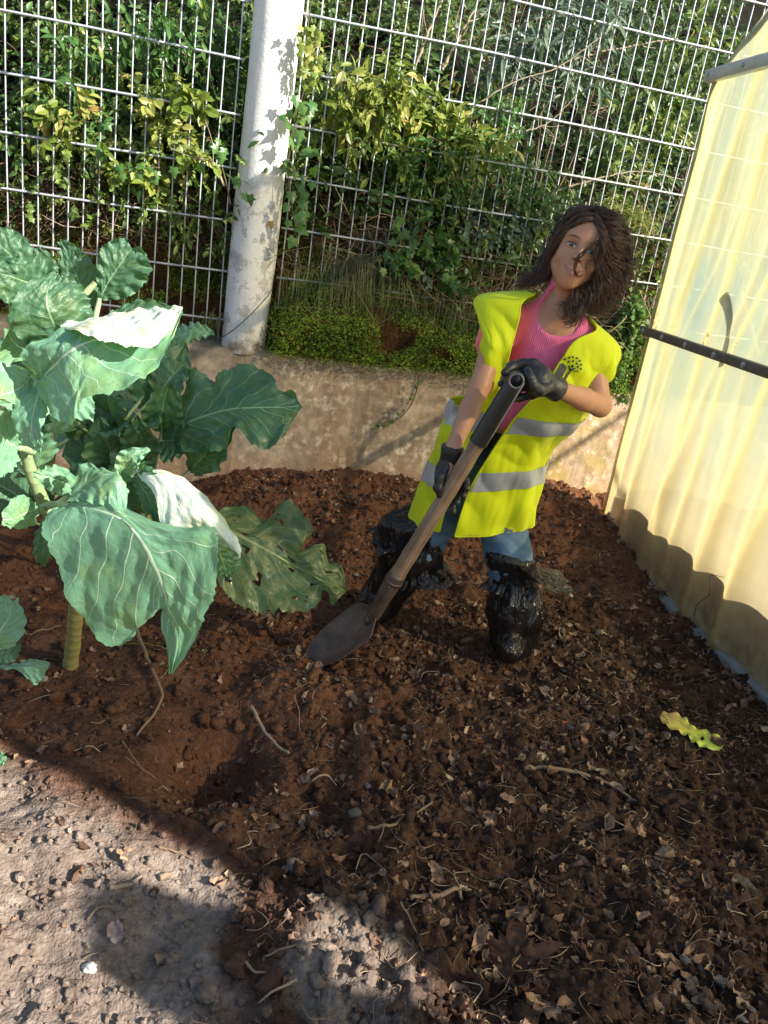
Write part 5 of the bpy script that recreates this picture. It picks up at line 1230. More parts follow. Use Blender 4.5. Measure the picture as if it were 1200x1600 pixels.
def merge(parts):
    b = MB()
    for V, F, r in parts:
        b.V.append(V); b.A.append(r)
        for f in F: (b.Q if f.shape[1] == 4 else b.T).append(f+b.n)
        b.n += len(V)
    return b
# sprays: twigs with alternate leaves, so that the foliage hangs together
def sprays(centers, nleaf, size, tmpl, length, hang=(0, -.3, -.6), spread=1.0, twigs=None, rnd0=None):
    P = []; D = []; Rn = []
    for i, c in enumerate(centers):
        d = unit(vr.normal(size=3)*spread+np.array(hang)); k = nleaf
        t = np.linspace(.1, 1, k)[:, None]; bend = vr.normal(size=3)*.25*length
        L_ = c+d*t*length+bend*t*t; s = unit(np.cross(d, vr.normal(size=3)))
        sg = np.where(np.arange(k) % 2, 1, -1)[:, None]
        P.append(L_); D.append(unit(d*.7+s*sg+vr.normal(size=(k, 3))*.3+V3(0, -.1, -.25)))
        Rn.append(np.clip((vr.rand() if rnd0 is None else rnd0[i])*.75+.3*vr.rand(k), 0, 1))
        if twigs is not None and i % 2 == 0: twigs.tube(np.vstack([c[None], L_[::max(1, k//4)]]), .0013, 3, False, .45+.3*vr.rand())
    return leaves_mesh(tmpl, np.vstack(P), size, dirs=np.vstack(D), rnd=np.concatenate(Rn))
# general tangle
n = 6600; u = vr.uniform(-2.6, 2.4, n); z = 1.12+vr.rand(n)**.85*2.0
dens = fbm(np.stack([u, z, 0*u], -1), .5, 3)
keepm = (dens+.35*ss(.3, -.9, u)-1.0*ss(.0, .8, u)*ss(1.4, 1.9, z)+.30*ss(1.75, 1.3, z)) > -.02+.45*vr.rand(n)*.6
u, z = u[keepm], z[keepm]; v = bank_v(u, z)-.05-vr.rand(len(u))*np.minimum(.35, bank_v(u, z)-.12).clip(.05)
cen = FB+u[:, None]*FD+v[:, None]*FN; cen[:, 2] = z
tw = MB(); r0 = np.clip(.45+.5*fbm(np.stack([u, z, 0*u], -1)+5, .3, 2)+.12*vr.randn(len(u)), 0, 1)
h = len(cen)//3
merge([sprays(cen[:h], 11, .033, LT_L, .13, twigs=tw, rnd0=r0[:h]), sprays(cen[h:2*h], 12, .023, LT_O, .10, twigs=tw, rnd0=r0[h:2*h]), sprays(cen[2*h:], 9, .024, LT_I, .12, twigs=tw, rnd0=r0[2*h:])]).mk(
    'undergrowth', M_UG, label='tangled mixed green leaves covering the bank behind the fence', cat='undergrowth', kind='stuff', smooth=False)
# deep foliage further back, its shade put in with the darkest leaf tones
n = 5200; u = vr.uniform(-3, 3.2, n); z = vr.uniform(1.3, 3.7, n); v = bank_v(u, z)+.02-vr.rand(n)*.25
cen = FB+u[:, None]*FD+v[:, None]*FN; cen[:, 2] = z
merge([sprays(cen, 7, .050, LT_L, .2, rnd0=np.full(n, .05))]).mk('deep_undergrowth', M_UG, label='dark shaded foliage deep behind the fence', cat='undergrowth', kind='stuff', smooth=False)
tw.mk('dry_twigs', M_DRY, label='thin brown twigs threaded through the undergrowth', cat='twigs', kind='stuff')
# dry stems: a brown tangle where the growth starts
b = MB()
for i in range(2600):
    low = i < 1300
    uu = vr.uniform(-2.3, 1.6); zz = (1.18+.10*vr.randn()-.10*ss(-.5, .4, uu)) if low else vr.uniform(1.2, 2.9)
    vv = float(bank_v(uu, zz))-.03-.12*vr.rand(); c = fp(uu, vv, zz); L_ = .10+.28*vr.rand()
    d = unit(V3(vr.randn(), .2*vr.randn(), .55*vr.randn()-(.25 if low else -.1))); q = vr.normal(size=3)*L_*.35
    P = crom(np.array([c-d*L_*.5, c+q*.5-V3(0, .02, 0), c+d*L_*.5+V3(0, 0, -.12*L_)]), 7)
    b.tube(P, (.0010+.0014*vr.rand())*np.array([1, 1, 1, .9, .8, .6, .3]), 4, False, vr.rand())
b.mk('bramble_tangle', M_DRY, label='tangle of dry brown stems along the top of the mossy bank', cat='dry stems', kind='stuff')
# moss
n = 100000; u = vr.uniform(-2.4, 1.5, n); z = WT-.005+vr.rand(n)*.66
q = np.stack([u, z, 0*u], -1); ml_ = u < POSTU
pm = fbm(q, .22, 4)+.35*(~ml_)*ss(.66+WT, WT+.45, z)-.10*ml_+.25*ml_*ss(1.05, 1.2, z)
k_ = (pm > -.13+.16*vr.rand(n)) & (z < 1.20+.10*vr.randn(n)); u, z = u[k_], z[k_]; nn_ = len(u)
v = bank_v(u, z)-.012-vr.rand(nn_)*.045*(1+1.2*(u > POSTU)*ss(1.1, .8, z)); pos = FB+u[:, None]*FD+v[:, None]*FN; pos[:, 2] = z
rn = np.clip(.5+.55*fbm(np.stack([u, z, 0*u], -1)+2, .12, 3)+.15*vr.randn(nn_), 0, 1)
merge([leaves_mesh(lance(3, .3, .32), pos, .0112, bias=(0, -.8, .3), rnd=rn)]).mk('moss', M_MOSS, label='bright green moss cushions on the bank above the wall', cat='moss', kind='stuff', smooth=False)
# hanging dry grass
def grass(name, x0, y0, x1, y1, n, ln, label, stops, base_v=.03):
    t_ = MB()
    for i in range(n):
        f = vr.rand(); p = fpx(x0+(x1-x0)*f+vr.randn()*6, y0+(y1-y0)*f+vr.randn()*6, base_v+.05*vr.rand()); L_ = ln*(.5+.8*vr.rand())
        d = V3(vr.randn()*.35, -.25-.2*vr.rand(), .25*vr.rand()); P = crom(np.array([p, p+d*L_*.3, p+d*L_*.45+V3(0, -.01, -.45*L_), p+d*L_*.5+V3(.02*vr.randn(), 0, -1.0*L_)]), 9)
        t_.tube(P, .0009*np.array([1.2, 1.2, 1.2, 1.1, 1, .9, .8, .6, .3]), 3, False, vr.rand())
    t_.mk(name, M_leafy(name+'_blades', stops, .6, .1), label=label, cat='grass', kind=None)
DG = [(0, (.10, .12, .04)), (.5, (.24, .22, .11)), (1, (.42, .36, .22))]
grass('grass_tuft', 520, 410, 590, 415, 130, .24, 'tuft of dry grey grass hanging down right of the white post', DG)
grass('grass_tuft', 640, 455, 740, 470, 120, .17, 'green and dry grass hanging over the wall left of the girl', [(0, (.05, .11, .02)), (.5, (.13, .20, .05)), (1, (.30, .28, .14))])
grass('grass_tuft', 440, 420, 640, 440, 150, .20, 'loose green and straw coloured grass hanging over the moss beside the post', [(0, (.08, .15, .03)), (.5, (.20, .26, .07)), (1, (.40, .36, .20))], .0)
grass('grass_tuft', 700, 490, 800, 520, 120, .16, 'thick green grass hanging beside the girl shoulder over the wall', [(0, (.06, .13, .02)), (.6, (.16, .24, .05)), (1, (.36, .34, .18))], .0)
grass('grass_tuft', 320, 490, 350, 500, 40, .07, 'short grass at the left foot of the white post', [(0, (.05, .11, .02)), (1, (.20, .22, .08))])
# named shrubs
def shrub(label, blobs, nspr, size, tmpl, mat, length, name='shrub', cat='shrub', v0=.03, v1=.22, nl=9, hang=(0, -.4, -.6), stems=3, spread=1.0, grp=None):
    cs = []
    for (x, y, rx, ry, wgt) in blobs:
        for _ in range(int(nspr*wgt)):
            a = vr.randn(2)*.5; cs.append(fpx(x+a[0]*rx, y+a[1]*ry, v0+(v1-v0)*vr.rand()))
    cs = np.array(cs); base = fp(float((cs.mean(0)-FB) @ FD), .30, 1.25)
    t = thing(name, label, cat, base, grp)
    tw_ = MB(); m = merge([sprays(cs, nl, size, tmpl, length, hang, spread, twigs=tw_)]); m.mk('foliage', mat, t, smooth=False)
    for k in range(stems):
        e = cs[vr.randint(len(cs))]; tw_.tube(crom(np.array([base, (base+e)/2+vr.normal(size=3)*.05, e]), 12), np.linspace(.006, .002, 12), 6, True, .5)
    tw_.mk('stems', M_DRY, t); return t
shrub('yellow green leafy shrub pushing through the fence right of the post', [(570, 150, 70, 40, .8), (650, 175, 80, 50, 1), (620, 130, 50, 30, .4), (740, 215, 60, 40, .5), (540, 190, 40, 40, .3)], 80, .048, LT_L, M_YS, .13, nl=9)
shrub('yellow leaved climber among the left fence wires', [(280, 145, 40, 22, .5), (255, 190, 30, 20, .3), (225, 255, 40, 22, .5), (90, 180, 40, 30, .4), (300, 230, 30, 20, .3)], 45, .045, LT_O, M_YS, .10)
shrub('grey green small leaved bush low behind the girl head', [(760, 370, 60, 25, 1), (700, 400, 50, 25, .5), (820, 355, 30, 25, .4), (880, 330, 30, 30, .4)], 60, .028, LT_O, M_BLUE, .09)
shrub('bright green bush of soft leaves in the middle of the fence', [(700, 250, 70, 60, 1), (840, 300, 50, 40, .7), (780, 180, 60, 50, .4), (640, 260, 50, 50, .5)], 75, .034, LT_L, M_IVY, .12)
shrub('narrow leaved grey green bush at the top of the fence', [(880, 60, 60, 50, 1), (820, 90, 40, 30, .4), (930, 20, 40, 30, .5)], 60, .085, LT_N, M_BLUE, .18, v0=.10, v1=.5)
shrub('green bush of glossy leaves behind the left fence panel', [(120, 110, 70, 60, 1), (240, 60, 60, 50, .8), (60, 190, 50, 40, .5), (330, 60, 30, 60, .5), (160, 210, 60, 30, .5)], 85, .038, LT_L, M_IVY, .14, v0=.1, v1=.4)
shrub('yellow flowering broom like bush right of the girl head', [(985, 335, 26, 18, 1), (1010, 350, 18, 14, .5), (950, 320, 20, 14, .4)], 70, .020, LT_N, M_YS, .05, v0=.05, v1=.2)
shrub('dark green bush beside the plastic tunnel, behind the fence', [(1040, 180, 50, 60, 1), (980, 250, 50, 50, .6), (1100, 60, 40, 60, .5)], 60, .050, LT_L, M_UG, .14, v0=.25, v1=.7)
shrub('leafy green weed growing over the wall beside the plastic tunnel', [(985, 520, 22, 40, 1), (1000, 480, 16, 25, .4), (975, 585, 14, 30, .4)], 110, .022, LT_I, M_IVY, .07, name='weed', cat='weed', v0=-.06, v1=.08)
shrub('broad green leaved weed low on the fence left of the girl', [(690, 395, 26, 14, .4), (620, 400, 14, 12, .25), (715, 445, 14, 12, .25)], 30, .036, LT_I, M_IVY, .07, name='weed', cat='weed', v0=-.02, v1=.06)
# ivy round the post, bigger leaves
def ivy(label, path, leaves, size, mat=M_IVY, v=.0, name='ivy_plant', sz=None):
    P = np.array([fpx(x, y, vv) for x, y, vv in path]); t = thing(name, label, 'ivy', P[0])
    MB().tube(crom(P, 40), np.linspace(.0035, .0015, 40), 6, True, .3).mk('vine', M_DRY, t)
    pts = []
    for (x, y) in leaves: pts.append(fpx(x, y, v-.02-.05*vr.rand()))
    pts = np.array(pts); n_ = len(pts); d = unit(vr.normal(size=(n_, 3))*.45+V3(.2, -.3, -1)); up = unit(V3(.25, -1, .25)+vr.normal(size=(n_, 3))*.35)
    s = size*(.75+.5*vr.rand(n_)); V, F, r = scatter(LT_I[0], LT_I[1], pts, frames(d, up), s, .25+.6*vr.rand(n_))
    b_ = merge([(V, F, r)])
    b_.mk('foliage', mat, t, smooth=False); return t
ivy('ivy climbing the right side of the white post', [(470, 430, -.02), (462, 360, -.04), (450, 270, -.05), (462, 190, -.05), (478, 120, -.05), (470, 40, -.04)],
    [(440, 180), (462, 150), (472, 160), (480, 175), (490, 160), (452, 172), (455, 195), (468, 205), (462, 222), (478, 232), (488, 236), (455, 215), (470, 180), (446, 262), (462, 268), (476, 275), (488, 284), (468, 290), (455, 300), (478, 300), (450, 320), (465, 335), (480, 330), (470, 312), (452, 345), (476, 240), (444, 250), (466, 355), (460, 372), (490, 262)], .046, v=-.02)
ivy('yellowing creeper hanging beside the top of the post', [(480, 120, -.03), (478, 70, -.03), (485, 10, .0)],
    [(465+38*vr.rand(), 38+100*vr.rand()) for _ in range(85)], .026, M_YS, v=.0, name='creeper')
ivy('ivy sprig with bright leaves on the left side of the post', [(360, 320, -.03), (352, 280, -.03), (340, 240, .0), (325, 215, .02)],
    [(342, 218), (350, 232), (345, 240), (338, 228), (366, 278), (372, 286), (384, 284), (382, 302), (390, 305), (355, 272), (330, 225), (312, 255)], .040, v=-.05)
ivy('bright ivy leaves low on the left fence panel', [(250, 262, .05), (215, 262, .03), (180, 265, .0)],
    [(180, 262), (192, 272), (206, 262), (215, 270), (222, 258), (235, 262), (246, 268), (158, 232), (162, 240), (272, 262), (186, 258), (200, 254), (240, 275), (165, 193), (155, 195)], .038, v=.02)
ivy('thin ivy runner trailing down the pale wall', [(655, 585, -.012), (648, 620, -.014), (630, 648, -.014), (608, 662, -.014), (585, 666, -.014)],
    [(650, 603), (644, 615), (640, 622), (636, 631), (630, 640), (622, 645), (619, 653), (612, 657), (606, 661), (600, 664), (592, 664), (586, 665), (653, 596), (628, 637)], .017, M_IVY, v=.008)
ivy('trailing ivy leaves on the fence below the shrub', [(640, 330, .0), (660, 360, .0), (640, 400, .0)],
    [(618, 350), (630, 362), (612, 375), (655, 340), (668, 372), (640, 390), (605, 395), (690, 352), (672, 330), (626, 340), (700, 430), (712, 440), (722, 450), (600, 420)], .045, v=.02)
# bare branches
def branch(label, P, r0, mat=M_BARK):
    P = np.array([fpx(*p) for p in P]); mk_ = MB(); Q = crom(P, 40); Q = Q+np.stack([noise(Q*30), noise(Q*30+4), noise(Q*30+8)], -1)*.006
    mk_.tube(Q, np.linspace(r0, r0*.35, 40), 7, True, .7)
    for k in range(4):
        i = 8+vr.randint(28); d = unit(Q[i]-Q[i-1]); s = unit(np.cross(d, vr.normal(size=3))); mk_.tube(crom(np.array([Q[i], Q[i]+(d+s)*.05, Q[i]+(d*1.2+s*.8)*.11]), 8), np.linspace(r0*.4, r0*.15, 8), 4, False, .7)
    mk_.mk('branch', mat, label=label, cat='branch')
branch('long pale bare branch arching across the upper right fence', [(760, 180, .25), (840, 118, .22), (900, 92, .2), (980, 73, .2), (1060, 60, .2)], .0075)
branch('thin pale branch curving low right of the girl head', [(860, 300, .15), (930, 280, .12), (1000, 268, .12), (1070, 282, .12)], .005)
branch('pale cane leaning behind the top of the fence', [(640, 130, .3), (665, 60, .28), (700, -20, .3)], .009)
branch('second slanting cane just right of the leaning one', [(690, 110, .3), (722, 50, .3), (760, -20, .32)], .008)
branch('thin twig crossing two fence rods in the middle', [(750, 160, .05), (800, 130, .03), (880, 100, .03), (960, 40, .06)], .0035)
branch('short pale twig lying on the fence right of the shrub', [(820, 205, .0), (860, 190, .0), (900, 150, .03)], .003)
branch('brown crooked branch beside the left side of the post', [(350, 290, -.02), (338, 262, -.02), (325, 248, -.01), (300, 250, .02)], .006)
branch('dead stalk slanting over the moss under the fence', [(430, 482, .02), (480, 480, .0), (530, 490, .0)], .0025)
# small yellow brown leaf stuck on the post
P_ = onplane(423, 346, PC-V3(0, .108, 0), FN)
V, F, r = scatter(LT_I[0], LT_I[1], P_[None], frames(V3(.2, -.1, -1)[None], V3(.1, -1, .1)[None]), [.034], np.array([1.]))
mk('dead_leaf', V, F, M_leafy('ochre_leaf', [(0, (.40, .25, .09)), (1, (.45, .28, .10))], .6, .2), label='small ochre leaf stuck to the white post', cat='leaf')
# ================================================================== LITTER ON THE SOIL
lr = np.random.RandomState(33)
def dead_leaf_mesh(seed, lobed=False, n=9):
    r_ = np.random.RandomState(seed); G = []
    for i in range(n):
        t = i/(n-1); w_ = .36*math.sin(math.pi*(.04+.93*t))**.7*(1+.22*math.sin(t*17+seed)*(1 if lobed else .35)); row = []
        for j in range(7):
            s = (j-3)/3; cz = .20*(1+.7*math.sin(seed))*s*s*(.5+t)+.12*math.sin(t*5+seed+s*2)+.05*r_.randn()*abs(s)
            row.append((w_*s*(1-.25*abs(s)*abs(math.sin(seed*2)))+.05*math.sin(t*4+seed), t+.04*r_.randn()*(abs(s) > .9), cz+.22*math.sin(seed*1.3)*t*t))
        G.append(row)
    V, F = MB().grid(np.array(G)).out(); c = V.mean(0); V = V-c; V[:, 2] -= V[:, 2].min()*.55
    return V, F
def litter_mat(name, stops, rough=.75):
    t = NT(name); oi = t.n('ShaderNodeObjectInfo').outputs['Random']; rn = t.attr('rnd')
    c = t.ramp(t.math('FRACT', t.math('ADD', oi, rn)), stops); n = t.noise(t.pos, 70, 4)
    c = t.mix(t.map(n, .35, .7), c, t.mix(.6, c, (.03, .018, .01)))
    b = t.bsdf(c, rough, t.bump(t.noise(t.pos, 160, 4), .5, .003), Specular_IOR_Level=.3)
    x = t.n('ShaderNodeBsdfTranslucent'); t.set(x.inputs[0], c); return t.done(t.mixs(.12, b, x.outputs[0]))
LST = [(0, (.10, .05, .032)), (.2, (.20, .105, .065)), (.4, (.36, .22, .14)), (.55, (.14, .085, .065)), (.72, (.48, .32, .20)), (.85, (.26, .14, .09)), (.94, (.58, .44, .30)), (1, (.17, .10, .07))]
M_LIT = litter_mat('dry_leaf', LST)
tm = [dead_leaf_mesh(k, k % 3 == 0) for k in range(8)]
tmd = [meshdata('dry_leaf_shape', V, F, M_LIT, True, {'rnd': np.zeros(len(V))}) for V, F in tm]
def ground_normal(x, y):
    e = .02; return unit(V3(float(gh(x-e, y)-gh(x+e, y)), float(gh(x, y-e)-gh(x, y+e)), 2*e))
# single dead leaves one can tell apart
cnt = 0
lab = 'curled dry brown leaf lying on the dark compost'
for k in range(130):
    if k < 95: px, py = lr.uniform(430, 1190), lr.uniform(1000, 1590)
    else: px, py = lr.uniform(600, 1010), lr.uniform(880, 1100)
    if px > 1000 and py < 1080: continue
    if px < 620 and py > 1380: continue
    p = gpt(px, py); o = bpy.data.objects.new('dead_leaf', tmd[k % 8]); COL.objects.link(o)
    n_ = ground_normal(p[0], p[1]); q = Vector(n_).to_track_quat('Z', 'Y').to_euler().to_matrix().to_4x4()
    s = .024+.026*lr.rand()
    o.matrix_world = Matrix.Translation(Vector(p+n_*.003)) @ q @ Matrix.Rotation(lr.rand()*6.28, 4, 'Z') @ Matrix.Rotation(.35*lr.randn(), 4, 'X') @ Matrix.Scale(s, 4)
    tag(o, lab, 'leaf', 'dry leaves scattered on the compost')
# named leaves
def one_leaf(name, label, px, py, length, width, rot, stops, seed, lobes=None, curl=.12, cat='leaf', lift=.006, tilt=(0, 0)):
    p = gpt(px, py)
    if lobes is None:
        V, F = dead_leaf_mesh(seed, False, 26); V = V*V3(width/.72, length, (length+width)*.35*curl/.12)
    else:
        A = np.linspace(0, 2*math.pi, 181)[:-1]; rr = np.ones(180)*.36
        for (a0, r0, w0) in lobes: rr = np.maximum(rr, r0*np.clip(1-np.abs(((A-a0+math.pi) % (2*math.pi))-math.pi)/w0, 0, 1)**.75)
        rr = rr+.02*np.sin(A*29)+.012*np.sin(A*47+1)
        G = np.array([[(math.cos(a)*r_*t_, math.sin(a)*r_*t_, curl*((r_*t_)**2)*math.sin(a*3+seed)+.02*math.sin(a*11)*t_) for a, r_ in zip(A, rr)] for t_ in np.linspace(.02, 1, 12)])
        V, F = MB().grid(G, wrap=True).out(); V = V*V3(width/1.8, length/1.8, (length+width)/3.6)
    c, s = math.cos(rot), math.sin(rot); V = V @ np.array([[c, s, 0], [-s, c, 0], [0, 0, 1]])
    n_ = ground_normal(p[0], p[1]); Z_ = unit(n_+V3(tilt[0], tilt[1], 0)); X_ = unit(np.cross(V3(0, 1, 0), Z_)); Y_ = np.cross(Z_, X_)
    V = V @ np.array([X_, Y_, Z_])
    V = V+p; V[:, 2] = np.maximum(V[:, 2]+lift, gh(V[:, 0], V[:, 1])*.6+V[:, 2]*.4+.002)
    return mk(name, V, F, litter_mat(name+'_colour', stops), attrs={'rnd': np.zeros(len(V))}, label=label, cat=cat)
star = [(1.57, 1.0, .62), (.55, .92, .55), (2.6, .92, .55), (-.45, .66, .5), (3.6, .66, .5), (1.05, .62, .4), (2.1, .62, .4)]
one_leaf('plane_leaf', 'large dark brown lobed leaf lying flat near the bottom edge', 800, 1510, .19, .21, -.25, [(0, (.095, .040, .022)), (1, (.12, .055, .03))], 1, star, .06, lift=.010)
for q in [('dead_leaf', 'small bright orange red leaf sliver on the dark compost', 890, 1138, .05, .014, 1.5, [(0, (.55, .12, .05)), (1, (.6, .15, .06))], 2),
          ('dead_leaf', 'large crinkled reddish brown leaf lying right of the shovel point, near centre', 762, 1078, .060, .045, .5, [(0, (.36, .15, .08)), (1, (.4, .2, .1))], 3),
          ('dead_leaf', 'pale tan leaf with bright underside right of centre', 845, 1180, .045, .03, 1.3, [(0, (.55, .42, .28)), (1, (.6, .45, .3))], 4),
          ('dead_leaf', 'dark reddish crumpled leaf below the centre', 757, 1280, .05, .04, .2, [(0, (.22, .09, .05)), (1, (.24, .1, .05))], 5),
          ('dead_leaf', 'round light brown leaf below the middle right', 995, 1296, .042, .036, 1., [(0, (.34, .20, .12)), (1, (.38, .22, .13))], 6),
          ('dead_leaf', 'heart shaped pale brown leaf at the lower right', 1005, 1436, .034, .032, 2., [(0, (.42, .28, .20)), (1, (.45, .3, .2))], 7),
          ('dead_leaf', 'grey round leaf right of the middle twig', 957, 1150, .035, .030, .6, [(0, (.26, .22, .20)), (1, (.3, .25, .22))], 8),
          ('dead_leaf', 'long narrow green brown leaf at the right edge', 1168, 1392, .075, .020, .8, [(0, (.30, .24, .13)), (1, (.34, .26, .15))], 9),
          ('dead_leaf', 'narrow straw coloured leaf lying by the long branch', 935, 1211, .04, .011, 1.2, [(0, (.55, .45, .24)), (1, (.6, .5, .3))], 10),
          ('dead_leaf', 'narrow straw leaf left of the long branch', 700, 1217, .035, .009, 1.2, [(0, (.52, .42, .22)), (1, (.6, .5, .3))], 11),
          ('dead_leaf', 'rust brown leaf just left of the yellow leaf', 912, 1160, .032, .026, .4, [(0, (.40, .20, .12)), (1, (.42, .22, .12))], 12),
          ('dead_leaf', 'pinkish brown leaf on the sunlit mound at the bottom', 650, 1545, .055, .05, .8, [(0, (.40, .25, .20)), (1, (.42, .27, .22))], 13),
          ('dead_leaf', 'pale crumpled leaf on the sunlit soil at the bottom left', 178, 1462, .040, .034, .3, [(0, (.50, .37, .32)), (1, (.5, .4, .35))], 14),
          ('dead_leaf', 'pale leaf next to the spade in the compost', 700, 895, .045, .03, .9, [(0, (.40, .24, .15)), (1, (.42, .26, .16))], 15),
          ('dead_leaf', 'brown leaf piece in front of the right boot', 790, 1045, .03, .022, .2, [(0, (.45, .24, .12)), (1, (.5, .28, .14))], 16),
          ('dead_leaf', 'large rough brown leaf behind the right boot near the wall', 862, 822, .07, .05, .8, [(0, (.24, .11, .065)), (1, (.26, .12, .07))], 17)]:
    one_leaf(*q)
# the yellow kale leaf
A_, B_ = gpt(1030, 1125), gpt(1128, 1168); d = unit(B_-A_); s = unit(np.cross(d, V3(0, 0, 1))); Lg = np.linalg.norm(B_-A_)
t7 = np.linspace(0, 1, 7); Mm = A_+np.outer(t7*Lg, d)+np.outer([.02, .024, .022, .018, .02, .024, .02], V3(0, 0, 1)); wd = np.array([.2, .8, .75, .5, .85, 1, .35])*.040
V, F, uv = leaf_mesh(Mm, Mm-np.outer(wd, s)+V3(0, 0, .008), Mm+np.outer(wd*1.1, s)-V3(0, 0, .006), 60, 16, .003, .008, 90)
t = NT('yellowed_leaf'); u_ = t.n('ShaderNodeSeparateXYZ'); t.set(u_.inputs[0], t.uv)
cc = t.ramp(t.math('ADD', u_.outputs[0], t.math('MULTIPLY', t.noise(t.pos, 60, 3), .3)), [(.25, (.42, .30, .09)), (.6, (.55, .50, .06)), (.9, (.55, .66, .08)), (1, (.35, .45, .06))])
b_ = t.bsdf(cc, .45, t.bump(t.noise(t.uv, 12, 4), .4, .004)); mk('kale_leaf', V, F, t.done(b_), uv=uv, label='fallen yellow kale leaf on the compost beside the tunnel', cat='leaf')
# sticks, each its own thing
def stick(label, pts, r, mat=None, cat='stick', name='stick', lift=.004, wob=.004):
    P = []
    for (x, y, *h_) in pts:
        g_ = gpt(x, y); P.append(g_+V3(0, 0, lift+(h_[0] if h_ else 0)))
    Q = crom(np.array(P), 26); Q = Q+np.stack([noise(Q*40+k) for k in (0, 3, 6)], -1)*wob
    Q[:, 2] = np.maximum(Q[:, 2], gh(Q[:, 0], Q[:, 1])+r*.3)
    b_ = MB().tube(Q, np.linspace(r, r*.55, 26)*(1+.10*np.sin(np.arange(26)*1.7)), 7, True, lr.rand()); b_.mk(name, mat or M_TW, label=label, cat=cat)
M_TW = M_leafy('twig_bark', [(0, (.14, .08, .05)), (.5, (.22, .13, .08)), (1, (.34, .22, .14))], .75, 0)
M_PALE = M_leafy('pale_stick', [(0, (.24, .16, .105)), (1, (.38, .28, .20))], .75, 0)
stick('long brown branch lying across the compost right of centre', [(820, 1198), (870, 1203), (930, 1222), (985, 1250), (1010, 1266)], .0062)
stick('pale straight stick lying left of centre in the compost', [(572, 1308), (620, 1288), (676, 1255)], .0042, M_PALE)
stick('forked root rising from the soil below the big kale leaf', [(210, 985, .02), (222, 1020, .02), (240, 1060, .015), (252, 1100, .01), (215, 1150)], .0055)
stick('thick short stick poking over the hole edge', [(388, 1148, .015), (418, 1165, .012), (452, 1182, .004)], .0052, M_PALE)
stick('flat grey brown bark strip lying low on the compost', [(640, 1408), (680, 1402), (712, 1400), (722, 1410)], .0065)
stick('stick lying behind the shovel shaft between the boots', [(700, 868), (722, 880), (745, 895)], .006)
stick('short grey stick in front of the spade', [(706, 982), (722, 979), (738, 977)], .0045)
stick('pale wood chip on the sunlit soil, upper one', [(170, 1392), (200, 1384), (222, 1372)], .0055, M_PALE)
stick('bright pale wood piece at the shadow edge', [(248, 1374), (268, 1368)], .0075, M_PALE)
stick('thin curved root on the sunlit soil at left', [(135, 1440), (150, 1424), (165, 1418), (188, 1430)], .002, M_PALE)
stick('bent white root at the foot of the sunlit mound', [(382, 1512, .01), (398, 1528, .01), (418, 1526, .006)], .003, M_PALE)
stick('forked white root below the mound', [(462, 1536, .01), (430, 1556, .012), (405, 1572, .004)], .0028, M_PALE)
stick('long thin root across the top of the sunlit mound', [(415, 1500, .008), (455, 1490, .014), (510, 1482, .01)], .0022, M_PALE)
stick('dark twig half buried left of the hole', [(190, 1160), (215, 1195), (245, 1222)], .003)
stick('short dark twig left of the sunlit mound in the shade', [(248, 1324), (275, 1333), (300, 1342)], .003)
stick('thin twig leaning on the spoil right of the hole', [(460, 1090, .03), (466, 1125, .02), (468, 1152, .004)], .0018, M_PALE)
stick('thin curved stem near the lower middle', [(622, 1428, .02), (645, 1462, .015), (662, 1490)], .0018, M_PALE)
stick('short pale stick in the compost left of centre', [(482, 1230), (505, 1227), (525, 1230)], .003, M_PALE)
stick('thin dead stalk standing by the wall left of the girl', [(592, 752, .0), (600, 735, .06), (607, 715, .13)], .0016)
stick('thin brown stick across the soil at the far left', [(5, 978), (50, 990), (95, 978)], .004)
# stones
M_STONE = M_leafy('stones', [(0, (.16, .11, .09)), (.5, (.30, .25, .22)), (1, (.62, .60, .58))], .8, 0)
def stone_mesh(seed, s, flat=.6):
    import bmesh
    bm = bmesh.new(); bmesh.ops.create_icosphere(bm, subdivisions=3, radius=1); V = np.array([v.co[:] for v in bm.verts]); F = np.array([[v.index for v in f.verts] for f in bm.faces]); bm.free()
    V = V*(1+.5*fbm(V+seed*7, 1.1, 3))[:, None]*V3(1, .8, flat)*s; return V, F
for k, (px, py, s, r_, l) in enumerate([(140, 1513, .013, 1., 'small white stone on the sunlit soil at bottom left'), (598, 1364, .009, .8, 'small pale stone in the dark compost below centre'), (68, 742+320, .012, .3, 'small brown stone beside the kale stem'),
        (460, 1360, .026, .1, 'brown clod shaped stone at the edge of the shade'), (555, 1275, .018, .1, 'reddish rounded stone left of centre'), (575, 1232, .010, .5, 'small grey stone near the pale stick'),
        (890, 935, .012, .7, 'pale stone by the right boot'), (722, 1388, .008, 1., 'tiny white stone by the bark strip'), (556, 902, .010, .4, 'small stone on the soil by the wall')]):
    V, F = stone_mesh(k, s); p = gpt(px, py); mk('stone', V+p+V3(0, 0, s*.25), F, M_STONE, attrs={'rnd': np.full(len(V), r_)}, label=l, cat='stone')
# pine cone like seed head
p = gpt(680, 1068)
b = MB()
for i in range(46):
    a = i*2.4; h_ = i/46; d = V3(math.cos(a)*(1-h_*.6), math.sin(a)*(1-h_*.6), .3+h_); V, F = lance(3, .3, .4)
    M3 = frames(d[None], V3(0, 0, 1)[None])[0]; b.add(V @ M3.T*.016+p+V3(0, 0, .008+h_*.022), F[0], None, .4)
b.mk('pine_cone', M_TW, label='small open brown pine cone on the compost', cat='pine cone')
